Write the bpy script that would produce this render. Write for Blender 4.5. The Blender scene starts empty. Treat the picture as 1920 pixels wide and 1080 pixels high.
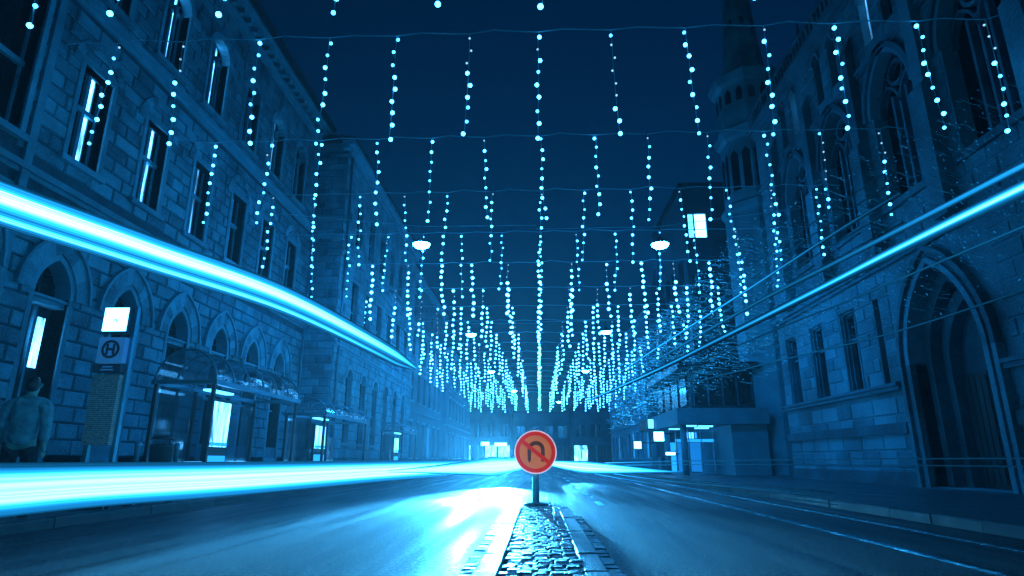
import bpy, bmesh, math, random
from mathutils import Vector, Matrix
R = math.radians
rnd = random.Random(7)
scene = bpy.context.scene
col = scene.collection

# ------------------------------------------------------------------ camera
cd = bpy.data.cameras.new('camera'); cam = bpy.data.objects.new('camera', cd); col.objects.link(cam)
cam.location = (0, 0, .83)
cam.rotation_euler = (R(90 + 15.642), 0, R(2.397))
cd.sensor_width = 36; cd.lens = 36 * 1150 / 1920
cd.clip_start = .05; cd.clip_end = 2000
scene.camera = cam

# ------------------------------------------------------------------ night sky, moon, exposure
w = bpy.data.worlds.new('World'); scene.world = w; w.use_nodes = True
nt = w.node_tree; nt.nodes.clear()
sky = nt.nodes.new('ShaderNodeTexSky'); sky.sky_type = 'NISHITA'; sky.sun_disc = False
sky.sun_elevation = R(2); sky.sun_rotation = R(200); sky.altitude = 200
tint = nt.nodes.new('ShaderNodeMix'); tint.data_type = 'RGBA'; tint.blend_type = 'MULTIPLY'
tint.inputs[0].default_value = 1; tint.inputs[7].default_value = (.005, .30, 1.0, 1)
bg = nt.nodes.new('ShaderNodeBackground'); bg.inputs[1].default_value = .048
wo = nt.nodes.new('ShaderNodeOutputWorld')
nt.links.new(sky.outputs[0], tint.inputs[6]); nt.links.new(tint.outputs[2], bg.inputs[0]); nt.links.new(bg.outputs[0], wo.inputs[0])
sl = bpy.data.lights.new('moon', 'SUN'); sl.energy = .05; sl.angle = R(12); sl.color = (.03, .30, 1.0)
so = bpy.data.objects.new('moon', sl); col.objects.link(so); so.rotation_euler = (R(52), 0, R(200 - 180))
vs = scene.view_settings
vs.view_transform = 'Standard'; vs.look = 'None'; vs.exposure = 0; vs.gamma = 1; vs.use_curve_mapping = False

cy = scene.cycles
cy.max_bounces = 4; cy.diffuse_bounces = 2; cy.glossy_bounces = 2; cy.transmission_bounces = 2; cy.transparent_max_bounces = 8
cy.adaptive_threshold = .03; cy.sample_clamp_indirect = 4; cy.volume_bounces = 0
LC = (.012, .31, 1.0)          # colour of every lamp in the street

# ------------------------------------------------------------------ materials
M = {}
def nodes(name):
    m = bpy.data.materials.new(name); m.use_nodes = True
    t = m.node_tree; b = t.nodes['Principled BSDF']
    M[name] = m
    return m, t, b
def stone(name, c, var=.35, scale=1.2, rough=.8, bump=.25, metal=0.0, fine=22, rvar=.1):
    m, t, b = nodes(name)
    tc = t.nodes.new('ShaderNodeNewGeometry')
    oi = t.nodes.new('ShaderNodeObjectInfo')
    n1 = t.nodes.new('ShaderNodeTexNoise'); n1.inputs['Scale'].default_value = scale; n1.inputs['Detail'].default_value = 3
    n2 = t.nodes.new('ShaderNodeTexNoise'); n2.inputs['Scale'].default_value = fine; n2.inputs['Detail'].default_value = 2
    t.links.new(tc.outputs['Position'], n1.inputs['Vector']); t.links.new(tc.outputs['Position'], n2.inputs['Vector'])
    r = t.nodes.new('ShaderNodeValToRGB')
    c = (c[0] * .18, c[1] * .86, min(1, c[2] * 1.08))
    lo = [v * (1 - var) for v in c]; hi = [min(1, v * (1 + var)) for v in c]
    r.color_ramp.elements[0].position = .3; r.color_ramp.elements[1].position = .72
    r.color_ramp.elements[0].color = (*lo, 1); r.color_ramp.elements[1].color = (*hi, 1)
    a = t.nodes.new('ShaderNodeMath'); a.operation = 'MULTIPLY_ADD'; a.inputs[1].default_value = .35
    t.links.new(n2.outputs[0], a.inputs[0]); 
    s = t.nodes.new('ShaderNodeMath'); s.operation = 'MULTIPLY'; s.inputs[1].default_value = .65
    t.links.new(n1.outputs[0], s.inputs[0]); t.links.new(s.outputs[0], a.inputs[2])
    o = t.nodes.new('ShaderNodeMath'); o.operation = 'MULTIPLY_ADD'; o.inputs[1].default_value = .24
    t.links.new(oi.outputs['Random'], o.inputs[0]); t.links.new(a.outputs[0], o.inputs[2])
    o2 = t.nodes.new('ShaderNodeMath'); o2.operation = 'SUBTRACT'; o2.inputs[1].default_value = .12
    t.links.new(o.outputs[0], o2.inputs[0])
    t.links.new(o2.outputs[0], r.inputs[0]); t.links.new(r.outputs[0], b.inputs['Base Color'])
    b.inputs['Roughness'].default_value = rough; b.inputs['Metallic'].default_value = metal
    if rvar:
        mr = t.nodes.new('ShaderNodeMapRange'); mr.inputs[3].default_value = max(.04, rough - rvar); mr.inputs[4].default_value = min(1, rough + rvar)
        mr.inputs[1].default_value = .3; mr.inputs[2].default_value = .7
        t.links.new(n1.outputs[0], mr.inputs[0]); t.links.new(mr.outputs[0], b.inputs['Roughness'])
    if bump:
        bp = t.nodes.new('ShaderNodeBump'); bp.inputs['Strength'].default_value = bump; bp.inputs['Distance'].default_value = .03
        t.links.new(n2.outputs[0], bp.inputs['Height']); t.links.new(bp.outputs[0], b.inputs['Normal'])
    return m
stone('sandstone', (.30, .29, .28), .65, .9, .82, .6)
stone('ashlar', (.36, .35, .34), .65, 1.1, .8, .55)
stone('trim_stone', (.42, .41, .40), .35, 1.6, .75, .35)
stone('mortar', (.13, .13, .13), .5, 2.0, .9, .4)
stone('dark_stone', (.10, .10, .105), .5, 1.0, .8, .4)
stone('church_stone', (.25, .25, .25), .65, .6, .8, .45)
stone('church_trim', (.17, .17, .175), .5, 1.2, .8, .4)
stone('render_wall', (.26, .26, .26), .3, .8, .85, .2)
stone('roof_slate', (.035, .036, .04), .4, 2, .6, .4)
stone('concrete', (.30, .30, .30), .25, 1.5, .8, .2)
stone('kerb_granite', (.12, .12, .12), .4, 3, .45, .5, fine=60)
stone('kerb_dark', (.05, .05, .05), .4, 3, .6, .4, fine=60)
stone('sett_granite', (.13, .13, .13), .75, 7, .42, .6, fine=50)
stone('pavement', (.08, .08, .08), .4, 1.2, .5, .3, fine=40)
stone('wood', (.05, .045, .04), .4, 3, .55, .2)
stone('dark_metal', (.03, .03, .032), .3, 4, .4, .1)
stone('grey_metal', (.35, .35, .36), .2, 4, .38, .05, metal=.8)
stone('rail_steel', (.55, .55, .56), .2, 6, .22, .05, metal=1)
stone('wire', (.6, .6, .6), .2, 4, .4, 0)
stone('white_paint', (.75, .75, .75), .25, 8, .5, .1)
stone('skin', (.45, .30, .22), .1, 5, .55, 0)
stone('jacket_cloth', (.34, .34, .34), .45, 9, .9, 1.0, fine=11)
stone('dark_cloth', (.02, .02, .025), .4, 9, .9, 1.0, fine=11)
stone('hair_dark', (.02, .018, .016), .3, 20, .5, .3)
stone('earth', (.06, .06, .06), .4, .5, .9, .3)

# wet asphalt: rough aggregate, glossy where the tyres have polished it
m, t, b = nodes('asphalt')
g = t.nodes.new('ShaderNodeNewGeometry')
def noise(scale, detail, sc=(1, 1, 1)):
    mp = t.nodes.new('ShaderNodeMapping'); mp.inputs['Scale'].default_value = sc; t.links.new(g.outputs['Position'], mp.inputs[0])
    n_ = t.nodes.new('ShaderNodeTexNoise'); n_.inputs['Scale'].default_value = scale; n_.inputs['Detail'].default_value = detail
    t.links.new(mp.outputs[0], n_.inputs['Vector']); return n_.outputs[0]
def math_(op, a_, b_, c_=None):
    q_ = t.nodes.new('ShaderNodeMath'); q_.operation = op
    for i, v in enumerate((a_, b_, c_)):
        if v is None: continue
        if isinstance(v, (int, float)): q_.inputs[i].default_value = v
        else: t.links.new(v, q_.inputs[i])
    return q_.outputs[0]
wear = noise(3.2, 4, (1, .05, 1)); patch = noise(.35, 3); grain = noise(95, 2); speck = noise(28, 2)
mix = math_('ADD', math_('MULTIPLY', wear, .45), math_('ADD', math_('MULTIPLY', patch, .3), math_('MULTIPLY', grain, .25)))
r = t.nodes.new('ShaderNodeValToRGB'); r.color_ramp.elements[0].position = .42; r.color_ramp.elements[1].position = .60
r.color_ramp.elements[0].color = (.0012, .007, .013, 1); r.color_ramp.elements[1].color = (.004, .026, .045, 1)
t.links.new(mix, r.inputs[0]); t.links.new(r.outputs[0], b.inputs['Base Color'])
mr = t.nodes.new('ShaderNodeMapRange'); mr.inputs[1].default_value = .38; mr.inputs[2].default_value = .60; mr.inputs[3].default_value = .32; mr.inputs[4].default_value = .74
t.links.new(math_('ADD', math_('MULTIPLY', wear, .6), math_('MULTIPLY', speck, .4)), mr.inputs[0]); t.links.new(mr.outputs[0], b.inputs['Roughness'])
bp = t.nodes.new('ShaderNodeBump'); bp.inputs['Strength'].default_value = .8; bp.inputs['Distance'].default_value = .02
t.links.new(math_('ADD', grain, math_('MULTIPLY', speck, .6)), bp.inputs['Height']); t.links.new(bp.outputs[0], b.inputs['Normal'])
b.inputs['Specular IOR Level'].default_value = .45

m, t, b = nodes('dark_glass')
b.inputs['Base Color'].default_value = (.012, .012, .014, 1); b.inputs['Roughness'].default_value = .08
nn = t.nodes.new('ShaderNodeTexNoise'); nn.inputs['Scale'].default_value = 2.5
g = t.nodes.new('ShaderNodeNewGeometry'); t.links.new(g.outputs['Position'], nn.inputs['Vector'])
bp = t.nodes.new('ShaderNodeBump'); bp.inputs['Strength'].default_value = .12; bp.inputs['Distance'].default_value = .05
t.links.new(nn.outputs[0], bp.inputs['Height']); t.links.new(bp.outputs[0], b.inputs['Normal'])

m, t, b = nodes('clear_glass')       # thin shelter glazing
b.inputs['Base Color'].default_value = (.8, .82, .85, 1); b.inputs['Roughness'].default_value = .05
gl = t.nodes.new('ShaderNodeBsdfGlossy'); gl.inputs['Roughness'].default_value = .06
tr = t.nodes.new('ShaderNodeBsdfTransparent'); tr.inputs[0].default_value = (.82, .85, .88, 1)
mx = t.nodes.new('ShaderNodeMixShader'); mx.inputs[0].default_value = .28
t.links.new(tr.outputs[0], mx.inputs[1]); t.links.new(gl.outputs[0], mx.inputs[2])
t.links.new(mx.outputs[0], t.nodes['Material Output'].inputs[0])

def emit(name, s, c=LC, sampling=None):
    m, t, b = nodes(name)
    b.inputs['Base Color'].default_value = (.02, .02, .02, 1); b.inputs['Roughness'].default_value = .4
    b.inputs['Emission Color'].default_value = (*c, 1); b.inputs['Emission Strength'].default_value = s
    if sampling: m.cycles.emission_sampling = sampling
    return m
emit('bulb_bright', 15, (.04, .42, 1.0)); emit('bulb_mid', 9, (.04, .42, 1.0)); emit('bulb_far', 18, (.05, .40, 1.0), 'NONE'); emit('bulb_dim', 1.3, (.3, .7, 1.0))
emit('lamp_glow', 420)
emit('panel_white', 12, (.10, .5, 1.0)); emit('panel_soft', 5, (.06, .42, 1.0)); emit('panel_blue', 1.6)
# lit room behind a pane: uneven curtains and lamps
def lit_pane(name, s):
    m, t, b = nodes(name)
    b.inputs['Base Color'].default_value = (.02, .02, .02, 1); b.inputs['Roughness'].default_value = .1
    g = t.nodes.new('ShaderNodeNewGeometry'); mp = t.nodes.new('ShaderNodeMapping'); mp.inputs['Scale'].default_value = (3, 6, .7)
    n = t.nodes.new('ShaderNodeTexNoise'); n.inputs['Scale'].default_value = 1.6; n.inputs['Detail'].default_value = 4
    r = t.nodes.new('ShaderNodeMapRange'); r.inputs[1].default_value = .35; r.inputs[2].default_value = .68; r.inputs[3].default_value = s * .06; r.inputs[4].default_value = s
    t.links.new(g.outputs['Position'], mp.inputs[0]); t.links.new(mp.outputs[0], n.inputs['Vector']); t.links.new(n.outputs[0], r.inputs[0])
    t.links.new(r.outputs[0], b.inputs['Emission Strength']); b.inputs['Emission Color'].default_value = (.08, .42, .95, 1)
lit_pane('poster_light', 11); lit_pane('lit_room', 13); lit_pane('dim_room_or_glint', 2.6)
# luminous streak: per-vertex strength
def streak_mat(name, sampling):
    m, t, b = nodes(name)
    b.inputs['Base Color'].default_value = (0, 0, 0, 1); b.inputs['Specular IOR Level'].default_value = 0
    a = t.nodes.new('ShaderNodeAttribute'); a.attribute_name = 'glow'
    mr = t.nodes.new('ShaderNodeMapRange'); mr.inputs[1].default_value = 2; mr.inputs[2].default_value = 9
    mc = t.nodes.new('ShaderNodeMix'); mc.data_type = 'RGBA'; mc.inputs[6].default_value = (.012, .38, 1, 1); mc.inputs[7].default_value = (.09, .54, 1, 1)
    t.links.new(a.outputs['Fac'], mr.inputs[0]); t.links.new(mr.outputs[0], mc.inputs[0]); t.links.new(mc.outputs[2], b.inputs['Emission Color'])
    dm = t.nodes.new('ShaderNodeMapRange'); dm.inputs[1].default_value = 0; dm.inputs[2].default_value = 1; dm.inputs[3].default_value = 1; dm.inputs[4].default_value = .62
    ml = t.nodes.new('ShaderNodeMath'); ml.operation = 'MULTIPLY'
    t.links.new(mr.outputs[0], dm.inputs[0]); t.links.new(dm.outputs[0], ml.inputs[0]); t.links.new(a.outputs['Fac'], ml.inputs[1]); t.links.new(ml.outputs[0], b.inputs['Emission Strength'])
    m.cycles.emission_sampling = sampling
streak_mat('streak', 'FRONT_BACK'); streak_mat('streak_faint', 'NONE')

# sign film colours; emission added so the hues show under blue lamps
def film(name, c, s):
    m, t, b = nodes(name)
    b.inputs['Base Color'].default_value = (*c, 1); b.inputs['Roughness'].default_value = .45
    g = t.nodes.new('ShaderNodeNewGeometry'); n = t.nodes.new('ShaderNodeTexNoise'); n.inputs['Scale'].default_value = 14; n.inputs['Detail'].default_value = 6
    r = t.nodes.new('ShaderNodeMapRange'); r.inputs[1].default_value = .3; r.inputs[2].default_value = .7; r.inputs[3].default_value = s * .78; r.inputs[4].default_value = s * 1.15
    t.links.new(g.outputs['Position'], n.inputs['Vector']); t.links.new(n.outputs[0], r.inputs[0])
    t.links.new(r.outputs[0], b.inputs['Emission Strength']); b.inputs['Emission Color'].default_value = (*c, 1)
film('sign_face', (.80, .22, .06), .50); film('sign_red', (.85, .02, .002), .44); film('sign_black', (.12, .04, .02), .35); film('sign_rim', (.85, .74, .85), .7)
film('stop_face', (.03, .25, .62), .28); film('stop_ink', (.004, .02, .05), .2)
# timetable sheet with print lines
m, t, b = nodes('timetable')
g = t.nodes.new('ShaderNodeNewGeometry'); sp = t.nodes.new('ShaderNodeSeparateXYZ'); t.links.new(g.outputs['Position'], sp.inputs[0])
mm = t.nodes.new('ShaderNodeMath'); mm.operation = 'MULTIPLY'; mm.inputs[1].default_value = 210; t.links.new(sp.outputs[2], mm.inputs[0])
sn = t.nodes.new('ShaderNodeMath'); sn.operation = 'SINE'; t.links.new(mm.outputs[0], sn.inputs[0])
n = t.nodes.new('ShaderNodeTexNoise'); n.inputs['Scale'].default_value = 30; t.links.new(g.outputs['Position'], n.inputs['Vector'])
ad = t.nodes.new('ShaderNodeMath'); ad.operation = 'MULTIPLY_ADD'; ad.inputs[1].default_value = 4; ad.inputs[2].default_value = -2
t.links.new(n.outputs[0], ad.inputs[0]); a2 = t.nodes.new('ShaderNodeMath'); t.links.new(sn.outputs[0], a2.inputs[0]); t.links.new(ad.outputs[0], a2.inputs[1])
r = t.nodes.new('ShaderNodeValToRGB'); r.color_ramp.elements[0].color = (.25, .25, .25, 1); r.color_ramp.elements[1].color = (.6, .6, .6, 1); t.links.new(a2.outputs[0], r.inputs[0])
t.links.new(r.outputs[0], b.inputs['Base Color'])

# ------------------------------------------------------------------ mesh helpers
class MB:
    def __init__(s): s.v = []; s.f = []; s.mi = []; s.glow = []
    def add(s, vs, fs, mi=0):
        o = len(s.v); s.v += [tuple(p) for p in vs]
        for f in fs: s.f.append(tuple(o + i for i in f)); s.mi.append(mi)
        return s
    def box(s, x0, x1, y0, y1, z0, z1, mi=0):
        if x1 < x0: x0, x1 = x1, x0
        if y1 < y0: y0, y1 = y1, y0
        if z1 < z0: z0, z1 = z1, z0
        return s.add([(x0,y0,z0),(x1,y0,z0),(x1,y1,z0),(x0,y1,z0),(x0,y0,z1),(x1,y0,z1),(x1,y1,z1),(x0,y1,z1)],
                     [(0,3,2,1),(4,5,6,7),(0,1,5,4),(1,2,6,5),(2,3,7,6),(3,0,4,7)], mi)
    def prism(s, poly0, poly1, mi=0):
        n = len(poly0)
        fs = [tuple(range(n))[::-1], tuple(range(n, 2 * n))] + [(i, (i+1) % n, n + (i+1) % n, n + i) for i in range(n)]
        return s.add(list(poly0) + list(poly1), fs, mi)
    def tube(s, pts, rad, n=6, mi=0, glow=None, squash=1.0):
        pts = [Vector(p) for p in pts]; k = len(pts)
        rads = rad if isinstance(rad, (list, tuple)) else [rad] * k
        o = len(s.v)
        for i, p in enumerate(pts):
            d = (pts[min(i+1, k-1)] - pts[max(i-1, 0)]).normalized()
            up = Vector((0,0,1)) if abs(d.z) < .9 else Vector((1,0,0))
            a = d.cross(up).normalized(); b_ = a.cross(d).normalized()
            for j in range(n):
                t_ = 2 * math.pi * j / n
                s.v.append(tuple(p + a * math.cos(t_) * rads[i] * squash + b_ * math.sin(t_) * rads[i]))
                if glow is not None: s.glow.append(glow[i])
        for i in range(k - 1):
            for j in range(n):
                s.f.append((o + i*n + j, o + i*n + (j+1) % n, o + (i+1)*n + (j+1) % n, o + (i+1)*n + j)); s.mi.append(mi)
        s.f.append(tuple(o + j for j in range(n))[::-1]); s.mi.append(mi)
        s.f.append(tuple(o + (k-1)*n + j for j in range(n))); s.mi.append(mi)
        return s
    def lathe(s, prof, c, n=16, mi=0, ang0=0, sx=1, sy=1):
        o = len(s.v); k = len(prof)
        for r_, z in prof:
            for j in range(n):
                t_ = ang0 + 2 * math.pi * j / n
                s.v.append((c[0] + r_ * sx * math.cos(t_), c[1] + r_ * sy * math.sin(t_), c[2] + z))
        for i in range(k - 1):
            for j in range(n):
                s.f.append((o + i*n + j, o + i*n + (j+1) % n, o + (i+1)*n + (j+1) % n, o + (i+1)*n + j)); s.mi.append(mi)
        s.f.append(tuple(o + j for j in range(n))[::-1]); s.mi.append(mi)
        s.f.append(tuple(o + (k-1)*n + j for j in range(n))); s.mi.append(mi)
        return s
    def mesh(s, name, mats, smooth=False):
        me = bpy.data.meshes.new(name); me.from_pydata(s.v, [], s.f)
        for m_ in (mats if isinstance(mats, (list, tuple)) else [mats]): me.materials.append(M[m_])
        me.polygons.foreach_set('material_index', s.mi)
        if smooth: me.polygons.foreach_set('use_smooth', [True] * len(s.f))
        if s.glow:
            a = me.attributes.new('glow', 'FLOAT', 'POINT'); a.data.foreach_set('value', s.glow)
        bm = bmesh.new(); bm.from_mesh(me); bmesh.ops.recalc_face_normals(bm, faces=bm.faces[:]); bm.to_mesh(me); bm.free()
        me.update(); return me
    def build(s, name, mats, parent=None, smooth=False, loc=None, kind=None):
        return link(name, s.mesh(name, mats, smooth), parent, loc, kind)
def link(name, me, parent=None, loc=None, kind=None, rot=None):
    o = bpy.data.objects.new(name, me); col.objects.link(o)
    if parent: o.parent = parent
    if loc is not None: o.location = loc
    if rot is not None: o.rotation_euler = rot
    if kind: o['kind'] = kind
    return o
def empty(name, loc=(0,0,0)):
    o = bpy.data.objects.new(name, None); o.empty_display_size = .2; col.objects.link(o); o.location = loc; return o
def tag(o, label, cat, group=None):
    o['label'] = label; o['category'] = cat
    if group: o['group'] = group
    return o
def struct(o): o['kind'] = 'structure'; return o
def thing(name, label, cat, group=None): return tag(empty(name), label, cat, group)

# ------------------------------------------------------------------ ground, road, pavements
struct(MB().box(-300, 300, -60, 900, -.5, -.03).build('ground', 'earth'))
def sheet(x0, x1, y0, y1, z, nx=1, ny=1):
    b_ = MB(); b_.box(x0, x1, y0, y1, z - .02, z); return b_
road = struct(sheet(-6.1, 5.25, -6, 110, 0).build('road', 'asphalt'))
# kerbs: single stones near, one run beyond
def kerb_run(parent, x0, x1, y0, y1, z, n_single, length=1.0):
    me = MB(); c = .018; l = length - .012
    me.prism([(x0,0,-.1),(x1,0,-.1),(x1,0,z-c),(x1-c,0,z),(x0+c,0,z),(x0,0,z-c)], [(x0,l,-.1),(x1,l,-.1),(x1,l,z-c),(x1-c,l,z),(x0+c,l,z),(x0,l,z-c)])
    mesh_ = me.mesh('kerb_stone', 'kerb_dark'); y = y0; k = 0; rest = MB()
    while y < y1 - .01:
        if k < n_single: link('kerb_stone', mesh_, parent, (rnd.uniform(-.006,.006), y, rnd.uniform(-.006,.004)))
        else:
            rest.box(x0, x1, y, min(y1, y + l), -.1, z)
        y += length; k += 1
    if rest.v: rest.build('kerb_stone_run', 'kerb_dark', parent, kind='stuff')
pl = struct(MB().box(-10.62, -6.265, -6, 27.0, -.02, .125).box(-9.22, -6.265, 27.0, 110, -.02, .125).build('pavement_left', 'pavement'))
kerb_run(pl, -6.26, -6.10, 2, 100, .13, 40)
pr = struct(MB().box(5.415, 10.45, -6, 26.5, -.02, .125).box(5.415, 14, 26.5, 110, -.02, .125).build('pavement_right', 'pavement'))
kerb_run(pr, 5.25, 5.41, 2, 100, .13, 40)
# tram rails flush with the road: two per track
for x in (3.50, 4.56):
    b_ = MB(); b_.box(x - .035, x + .035, -2, 105, -.1, .006); b_.box(x - .07, x - .045, -2, 105, -.1, .004)
    struct(b_.build('tram_rail', 'rail_steel', road))
    del_ = None
# painted dashes
for y in (12.2, 15.6, 19.0, 22.4, 25.8, 29.2):
    MB().box(1.12, 1.24, y, y + 1.2, -.01, .005).build('lane_dash', 'white_paint', road)
for y in (9.9, 11.0, 12.1):
    MB().add([(.50 - .06*(y-9.9), y, .005), (.58 - .06*(y-9.9), y, .005), (.53 - .06*(y-9.9), y + .85, .005), (.45 - .06*(y-9.9), y + .85, .005)], [(0,1,2,3)]).build('edge_dash', 'white_paint', road)

# traffic island: granite kerb stones, setts, gutter setts
isl = struct(MB().prism([(-.43,-3,-.05),(.45,-3,-.05),(.45,10.2,-.05),(.22,11.3,-.05),(-.18,11.3,-.05),(-.43,10.2,-.05)], [(-.43,-3,.10),(.45,-3,.10),(.45,10.2,.10),(.22,11.3,.10),(-.18,11.3,.10),(-.43,10.2,.10)]).build('traffic_island', 'earth'))
def stone_piece(sx, sy, z, c, jit, seed, mat, name):
    q = random.Random(seed); b_ = MB(); J = lambda: q.uniform(-jit, jit)
    bot = [(-sx/2,-sy/2,-.12),(sx/2,-sy/2,-.12),(sx/2,sy/2,-.12),(-sx/2,sy/2,-.12)]
    mid = [(-sx/2+J(),-sy/2+J(),z-c),(sx/2+J(),-sy/2+J(),z-c),(sx/2+J(),sy/2+J(),z-c),(-sx/2+J(),sy/2+J(),z-c)]
    top = [(p[0]*(1-2*c/sx), p[1]*(1-2*c/sy), z + J()*.6) for p in mid]
    v = bot + mid + top; f = [(8,9,10,11)]
    for k in (0, 4):
        for i in range(4): f.append((k+i, k+(i+1)%4, k+4+(i+1)%4, k+4+i))
    return b_.add(v, f).mesh(name, mat)
for x, sgn in ((-.345, -1), (.365, 1)):
    me = stone_piece(.17, .735, .145, .016, .005, 3, 'kerb_granite', 'kerb_stone')
    for k in range(16):
        y = -1.4 + k * .76
        xx = x
        if y > 9.8: xx = x * .8
        link('kerb_stone', me, isl, (xx, y, rnd.uniform(-.006, .004)), rot=(0, 0, rnd.uniform(-.004, .004) + (0 if y < 9.8 else -sgn * -.18)))
setts = [stone_piece(.104, .115, .142, .012, .005, s, 'sett_granite', 'sett') for s in range(9)]
cnt = 0; rest = MB()
y = 3.3
while y < 11.0:
    n = 5; 
    for i in range(n):
        x = -.205 + i * .107 + rnd.uniform(-.008, .008) + (.03 if int(y * 10) % 2 else 0)
        if y > 10.3 and (i == 0 or i == n - 1): continue
        if cnt < 300:
            link('sett', setts[rnd.randrange(9)], isl, (x, y + rnd.uniform(-.012, .012), rnd.uniform(-.004, .004)), rot=(rnd.uniform(-.02,.02), rnd.uniform(-.02,.02), rnd.uniform(-.05,.05) + (math.pi/2 if rnd.random() < .3 else 0)))
        else: rest.box(x-.045, x+.045, y-.05, y+.05, 0, .148)
        cnt += 1
    y += .117
rest.build('sett_rest', 'sett_granite', isl, kind='stuff')
gut = [stone_piece(.17, .135, .012, .01, .008, s + 20, 'sett_granite', 'gutter_sett') for s in range(6)]
for x in (-.525, .545):
    for k in range(44):
        link('gutter_sett', gut[rnd.randrange(6)], isl, (x + rnd.uniform(-.006,.006), 3.4 + k * .15, rnd.uniform(-.006,.008)), rot=(rnd.uniform(-.04,.04), rnd.uniform(-.03,.03), rnd.uniform(-.05,.05)))

# ------------------------------------------------------------------ facade kit
class Op:                       # an opening in a facade; u along the wall, z up
    def __init__(s, c, hw, z0, z1, kind='rect', k=1.0):
        s.c, s.hw, s.z0, s.z1, s.kind = c, hw, z0, z1, kind
        if kind == 'pointed': s.Rr = hw * (1 + k)
        elif kind == 'round': s.Rr = hw
        s.rise = 0 if kind == 'rect' else math.sqrt(s.Rr**2 - (s.Rr - hw)**2)
        s.top = z1 + s.rise
    def half(s, z):
        if z < s.z0 or z > s.top: return 0
        if z <= s.z1 or s.kind == 'rect': return s.hw
        return max(0, math.sqrt(max(0, s.Rr**2 - (z - s.z1)**2)) - (s.Rr - s.hw))
    def arc(s, extra=0, n=9):   # points along the arch from right spring to left spring, offset outward
        Rr = s.Rr + extra; d = s.Rr - s.hw
        a_end = math.acos(min(1, d / Rr)) if d > 0 else math.pi / 2
        pts = [(s.c - d + Rr * math.cos(a_end * i / n), s.z1 + Rr * math.sin(a_end * i / n)) for i in range(n + 1)]
        return pts + [(2 * s.c - p[0], p[1]) for p in pts[::-1]][1:]
class Wall:
    """maps (u along, w into the building, z) to the world"""
    def __init__(s, side, pos): s.side, s.pos = side, pos
    def P(s, u, w_, z):
        if s.side == 'L': return (s.pos - w_, u, z)
        if s.side == 'R': return (s.pos + w_, u, z)
        return (u, s.pos + w_, z)                     # 'F': faces the camera
    def box(s, mb, u0, u1, w0, w1, z0, z1, mi=0):
        a = s.P(u0, w0, z0); b_ = s.P(u1, w1, z1)
        return mb.box(a[0], b_[0], a[1], b_[1], a[2], b_[2], mi)
def intervals(ops, u0, u1, za, zb, pad=0):
    cuts = []
    for o in ops:
        h = max(o.half(za + 1e-4), o.half(zb - 1e-4), o.half((za + zb) / 2))
        if h > 0: cuts.append((o.c - h - pad, o.c + h + pad))
    cuts.sort(); res = []; u = u0
    for a, b_ in cuts:
        if a > u: res.append((u, min(a, u1)))
        u = max(u, b_)
    if u < u1: res.append((u, u1))
    return [r_ for r_ in res if r_[1] - r_[0] > .01]
def wall_core(W, u0, u1, z0, z1, ops, thick, mat, parent, name='wall', step=.16):
    zs = {z0, z1}
    for o in ops:
        zs |= {max(z0, o.z0), min(z1, o.top), min(z1, o.z1)}
        if o.kind != 'rect':
            n = max(4, int(o.rise / step))
            zs |= {o.z1 + o.rise * i / n for i in range(n + 1)}
    zs = sorted(z for z in zs if z0 <= z <= z1); mb = MB()
    for a, b_ in zip(zs, zs[1:]):
        if b_ - a < 1e-4: continue
        for i0, i1 in intervals(ops, u0, u1, a, b_): W.box(mb, i0, i1, 0, thick, a, b_)
    return mb.build(name, mat, parent)
def ashlar(W, u0, u1, z0, z1, ops, parent, budget, mat='ashlar', ch=.36, bl=.72, proud=.045, order=None, skip=()):
    cells = []; z = z0; row = 0
    while z < z1 - .1:
        zb = min(z + ch, z1)
        if not any(a < (z + zb) / 2 < b_ for a, b_ in skip):
            for i0, i1 in intervals(ops, u0, u1, z, zb, .04):
                u = i0; first = True
                while u < i1 - .02:
                    L = bl * rnd.uniform(.75, 1.25) * (.5 if first and row % 2 else 1)
                    e = u + L
                    if i1 - e < .22: e = i1
                    cells.append((u, min(e, i1), z, zb)); u = e; first = False
        z = zb; row += 1
    cells.sort(key=order or (lambda c_: c_[0]))
    rest = MB()
    def block(mb, c_):
        g_ = .012; pr_ = proud * rnd.uniform(.35, 1.1); ce = .026
        a = [W.P(c_[0]+g_, .01, c_[2]+g_), W.P(c_[1]-g_, .01, c_[2]+g_), W.P(c_[1]-g_, .01, c_[3]-g_), W.P(c_[0]+g_, .01, c_[3]-g_)]
        b2 = [W.P(c_[0]+g_+ce, -pr_, c_[2]+g_+ce), W.P(c_[1]-g_-ce, -pr_*rnd.uniform(.75,1.1), c_[2]+g_+ce), W.P(c_[1]-g_-ce, -pr_*rnd.uniform(.75,1.1), c_[3]-g_-ce), W.P(c_[0]+g_+ce, -pr_, c_[3]-g_-ce)]
        mb.add(a + b2, [(4,5,6),(4,6,7)] + [(i, (i+1) % 4, 4 + (i+1) % 4, 4 + i) for i in range(4)])
    for k, c_ in enumerate(cells):
        if k < budget: mb = MB(); block(mb, c_); mb.build('stone_block', mat, parent)
        else: block(rest, c_)
    if rest.v: rest.build('stone_block_rest', mat, parent, kind='stuff')
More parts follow.
